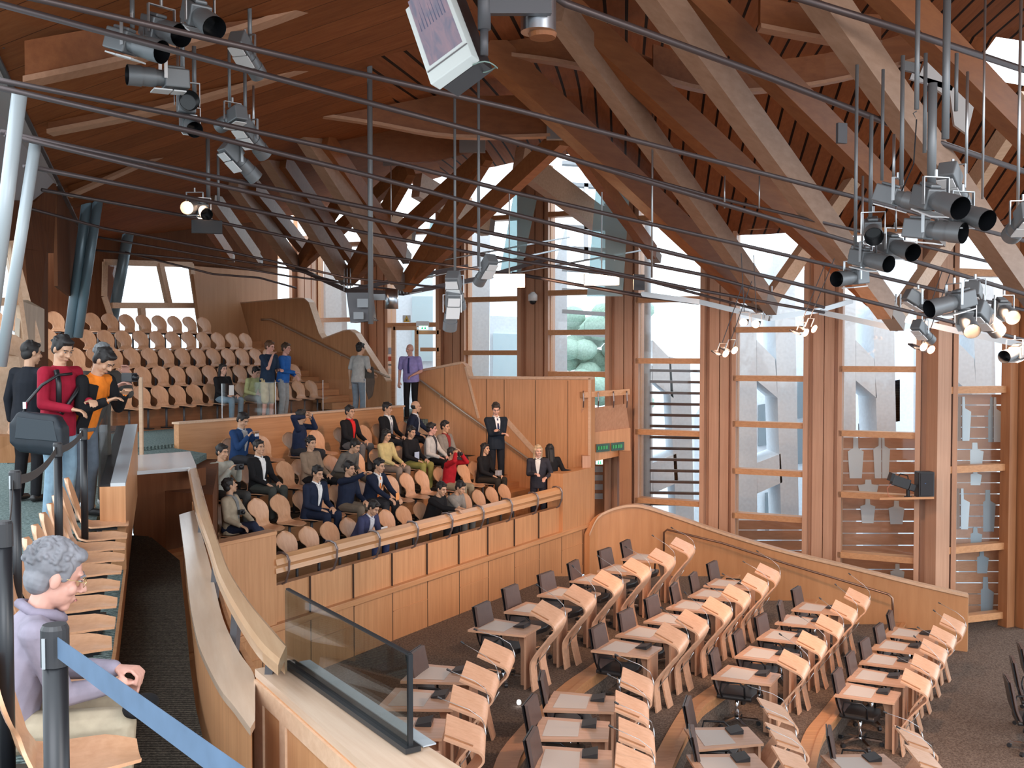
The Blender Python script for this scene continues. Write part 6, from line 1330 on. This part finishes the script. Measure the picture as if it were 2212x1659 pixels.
# upper landing
P_ = at(580, 900, 22.8)
def land(px, Y): p = at(px, 900, Y); p.z = .05; return p
person('Person in a navy t-shirt and khaki shorts standing on the landing, hand at the chin', land(578, 22.4), (.8, -.5, 0), False, H=1.84, top=(.015, .03, .06), short=True, coat=False, shorts=True, bot=(.42, .33, .18), skin='pink', hairc=(.10, .045, .02), arms=((.10, .24, 1.38), (-.12, .26, 1.12)), hp=12, hy=10)
person('Person in a bright blue hooded top and grey jeans standing on the landing', land(612, 22.9), (.95, -.2, 0), False, H=1.80, top=(.02, .11, .38), coat=False, bot=(.30, .32, .33), skin='pink', hairc=(.05, .028, .015), arms=((.14, .34, 1.08), (-.2, .2, 1.0)), hp=5, hy=-8)
person('Person in a light grey shirt and jeans with a jacket over the arm, on the landing steps', land(775, 22.6), (.45, .75, 0), False, H=1.80, top=(.38, .38, .37), short=True, coat=False, bot=(.13, .19, .24), hairc=(.012, .01, .01), arms=((.24, .22, 1.05), (-.27, .05, .82)), hy=-15)
person('White-haired person in a lilac shirt and dark tie standing by the door', land(888, 23.6), (-.25, -1, 0), False, H=1.78, top=(.30, .26, .55), short=True, coat=False, tie=(.03, .03, .12), bot=BLK, skin='pink', hair='bald', hairc=(.55, .54, .54), arms=((.27, .05, .84), (-.12, .22, 1.02)), hy=-20, hp=4, girth=1.1)
p = at(797, 815, 22.5); b = MB(); b.prism([(-.09, 0, .22), (.09, 0, .24), (.12, 0, -.1), (.07, 0, -.42), (-.02, 0, -.5), (-.11, 0, -.15)], (0, .12, 0)); me_ = meshify(b, 'folded_jacket', .02, cloth((.05, .045, .04)), None, 6); me_.location = p; tag(me_, 'dark folded jacket hanging over the arm of the person in the grey shirt', 'jacket')
def ub_seat(px, k): d = UB[k][0]; return G(s_of(px, d), d, uz[k - 1])
person('Dark-haired person in a black coat and jeans seated in the lowest row of the upper bank', ub_seat(480, 1), FG, True, top=BLK, hair='long', skin='light', bot=(.16, .24, .30), H=1.70, hy=-8, lean=4)
person('Person in a pale yellow top and grey trousers seated behind the khaki shorts', ub_seat(540, 1), FG, True, top=(.50, .52, .25), coat=False, skin='light', bot=(.28, .29, .28), H=1.62, lean=20, hp=20)
gadget('booklet', at(500, 843, 21.2), Vector((1, -.4, 0)), (.15, .012, .21), M_white, 'white booklet held by the person in a black coat on the upper bank', 'booklet', False)
# ---------------------------------------------------------------- visitors on the walkway at the left
def wk(px, Y): p = at(px, 1100, Y); p.z = 0; return p
R, J = person('Person in a red jacket with a black shoulder bag standing at the left', wk(128, 9.6), (.93, -.36, 0), False, H=1.80, top=(.30, .010, .03), bot=(.22, .33, .42), shoe=(.3, .25, .2), arms=((.12, .28, 1.06), (-.10, .28, 1.12)), hp=24, hy=-8, lean=5, vox=.009)
b = MB(); T = J['T']; b.tube([T(-.15, .13, .40), T(-.02, .165, .26), T(.12, .155, .08)], .02, 6); b.tube([T(.15, .10, .47), T(.165, .15, .36), T(.16, .165, .10)], .026, 6); b.build('rucksack_strap', M_black, R, True)
bag = empty('shoulder_bag', at(88, 928, 9.2)); b = MB(); b.loft([[(-.25 * w, -.09 * w, z0), (.23 * w, -.09 * w, z0 - .04), (.23 * w, .09 * w, z0 - .04), (-.25 * w, .09 * w, z0)] for z0, w in ((-.20, .70), (-.12, 1.0), (.06, 1.0), (.17, .72))]); meshify(b, 'bag_body', .022, plain('bag_navy', (.010, .016, .024), .6, 0, .2), bag, 5)
b = MB(); b.prism([(-.17, -.088, .12), (.15, -.088, .08), (.19, -.098, -.10), (-.19, -.098, -.07)], (0, .02, 0)); b.build('flap', plain('bag_flap', (.016, .026, .036), .5), bag, False, .004)
b = MB(); b.tube([(-.17, 0, .10), (-.13, .03, .25), (-.02, .08, .40), (.10, .14, .49), (.18, .25, .50)], .014, 6); b.build('strap', M_black, bag, True)
b = MB(); b.box((-.14, .0, .22), (.03, .02, .06)); b.build('buckle', M_silver, bag)
tag(bag, 'large dark blue shoulder bag hanging at the hip of the red jacket', 'bag')
person('Dark-haired person in a black suit seen from behind at the far left', wk(62, 11.0), (.25, .95, 0), False, H=1.76, top=(.012, .012, .02), shirt=None, bot=BLK, hair='short', hy=-25, hp=5)
R, J = person('Person in an orange jacket with black sleeves bowing over the glass screen', wk(178, 9.9), (.95, -.30, 0), False, H=1.74, top=(.75, .20, .02), bot=(.10, .12, .15), lean=24, hp=34, hy=8, arms=((.14, .42, 1.16), (-.08, .45, 1.22)), vox=.009)
b = MB(); AR = J['AR']
for sg in (-1, 1): S_, E, Wt = AR[sg]; cone(b, S_, E, .068, .057); cone(b, E, E.lerp(Wt, .9), .057, .045)
meshify(b, 'black_sleeves', .01, cloth(BLK), R, 2)
b = MB(); T = J['T']; b.loft([[T(.10, .128, .44), T(.17, .08, .44), T(.17, .06, .44), T(.1, .1, .44)], [T(.08, .150, .2), T(.17, .10, .2), T(.17, .08, .2), T(.08, .12, .2)], [T(.07, .152, -.1), T(.17, .10, -.1), T(.17, .08, -.1), T(.07, .13, -.1)]]); b.build('black_front_panel', cloth(BLK), R)
R, J = person('Grey-haired person in a dark grey jacket filming with a video camera at the left', wk(206, 10.6), (.85, -.52, 0), False, H=1.74, top=(.07, .065, .06), bot=(.07, .06, .05), shoe=(.45, .45, .45), skin='pink', hairc=(.16, .17, .18), lean=14, hp=10, hy=-5, arms=((.10, .50, 1.28), (-.08, .42, 1.40)), hair='curly', vox=.009)
AR = J['AR']; gadget('camcorder', lw(R, (AR[1][2] + AR[-1][2]) / 2 + V3(0, .12, .03)), Vector((.85, -.52, 0)), (.07, .16, .09), M_blackp, 'black camcorder in the hands of the grey-haired person', 'camera')
# seated visitor in the foreground
p0, f0 = SEAT_OLD
R, J = person('Grey-haired person in a mauve fleece and beige trousers seated nearest the camera', p0 - f0 * .19 - Z3 * .09 + Vector((-.03, -.06, 0)), f0, True, hs=1.17, H=1.70, top=(.27, .24, .30), bot=(.40, .34, .25), skin='pink', hair='curly', hairc=(.19, .19, .21), lean=19, hp=14, hy=4, arms=((.05, .40, .66), (-.04, .42, .70)), curl=1.1, coat=False, vox=.007, girth=1.1, shoe=(.03, .025, .02), lowhem=.05)
T, Hd = J['T'], J['Hd']
b = MB(); b.tube([T(-.085, -.03, .49), T(-.075, .05, .50), T(0, .095, .475), T(.075, .05, .50), T(.085, -.03, .49), T(0, -.09, .50), T(-.085, -.03, .49)], .022, 8); b.build('collar', cloth((.24, .21, .27)), R, True)
b = MB(); b.tube([T(0, .09, .48), T(0, .135, .36), T(0, .15, .2), T(0, .145, .02)], .004, 5); b.build('zip', M_greyd, R)
b = MB()
for sg in (-1, 1):
    c = Hd(sg * .032, .100, .006); b.tube([c + (Hd(.022 * math.cos(a * .524), 0, .017 * math.sin(a * .524)) - Hd(0, 0, 0)) for a in range(13)], .0013, 5, False); b.tube([Hd(sg * .054, .098, .010), Hd(sg * .076, .04, .012), Hd(sg * .080, -.01, .008)], .0013, 5)
b.tube([Hd(-.012, .103, .01), Hd(.012, .103, .01)], .0013, 5); b.build('spectacles', plain('gold_wire', (.6, .45, .2), .3, .9), R)
hb = empty('black_bag', lw(R, V3(.16, .50, .62))); b = MB(); b.ball((0, 0, -.03), (.07, .12, .04), 12, 8); meshify(b, 'pouch', .012, cloth(BLK), hb, 1); tag(hb, 'small black bag under the clasped hands of the nearest seated visitor', 'bag')

# seats in the gallery: one under each seated person, the others spaced between them
rowlab = {1: 'front row of the tourist gallery', 2: 'second row of the tourist gallery', 3: 'third row of the tourist gallery', 4: 'back row of the tourist gallery'}
for k in (1, 2, 3, 4):
    base = GSEAT[k]; ss = sorted(OCC[k]); keep = []
    for i, s in enumerate(ss):
        if not keep or s - keep[-1] > .40: keep.append(s)
        else: keep.append(s)
    for s in base:
        if all(abs(s - q) > .37 for q in keep): keep.append(s)
    keep = sorted(keep); out = []
    for s in keep:
        if out and s - out[-1] < .34 and s not in OCC[k]: continue
        out.append(s)
    for i, s in enumerate(out): put_seat(G(s, .72 + .85 * (k - 1), zt[k - 1]), FG, '%s curved plywood seat from the left in the %s' % (ORD[i].capitalize(), rowlab[k]), 'plywood seats in the tourist gallery')
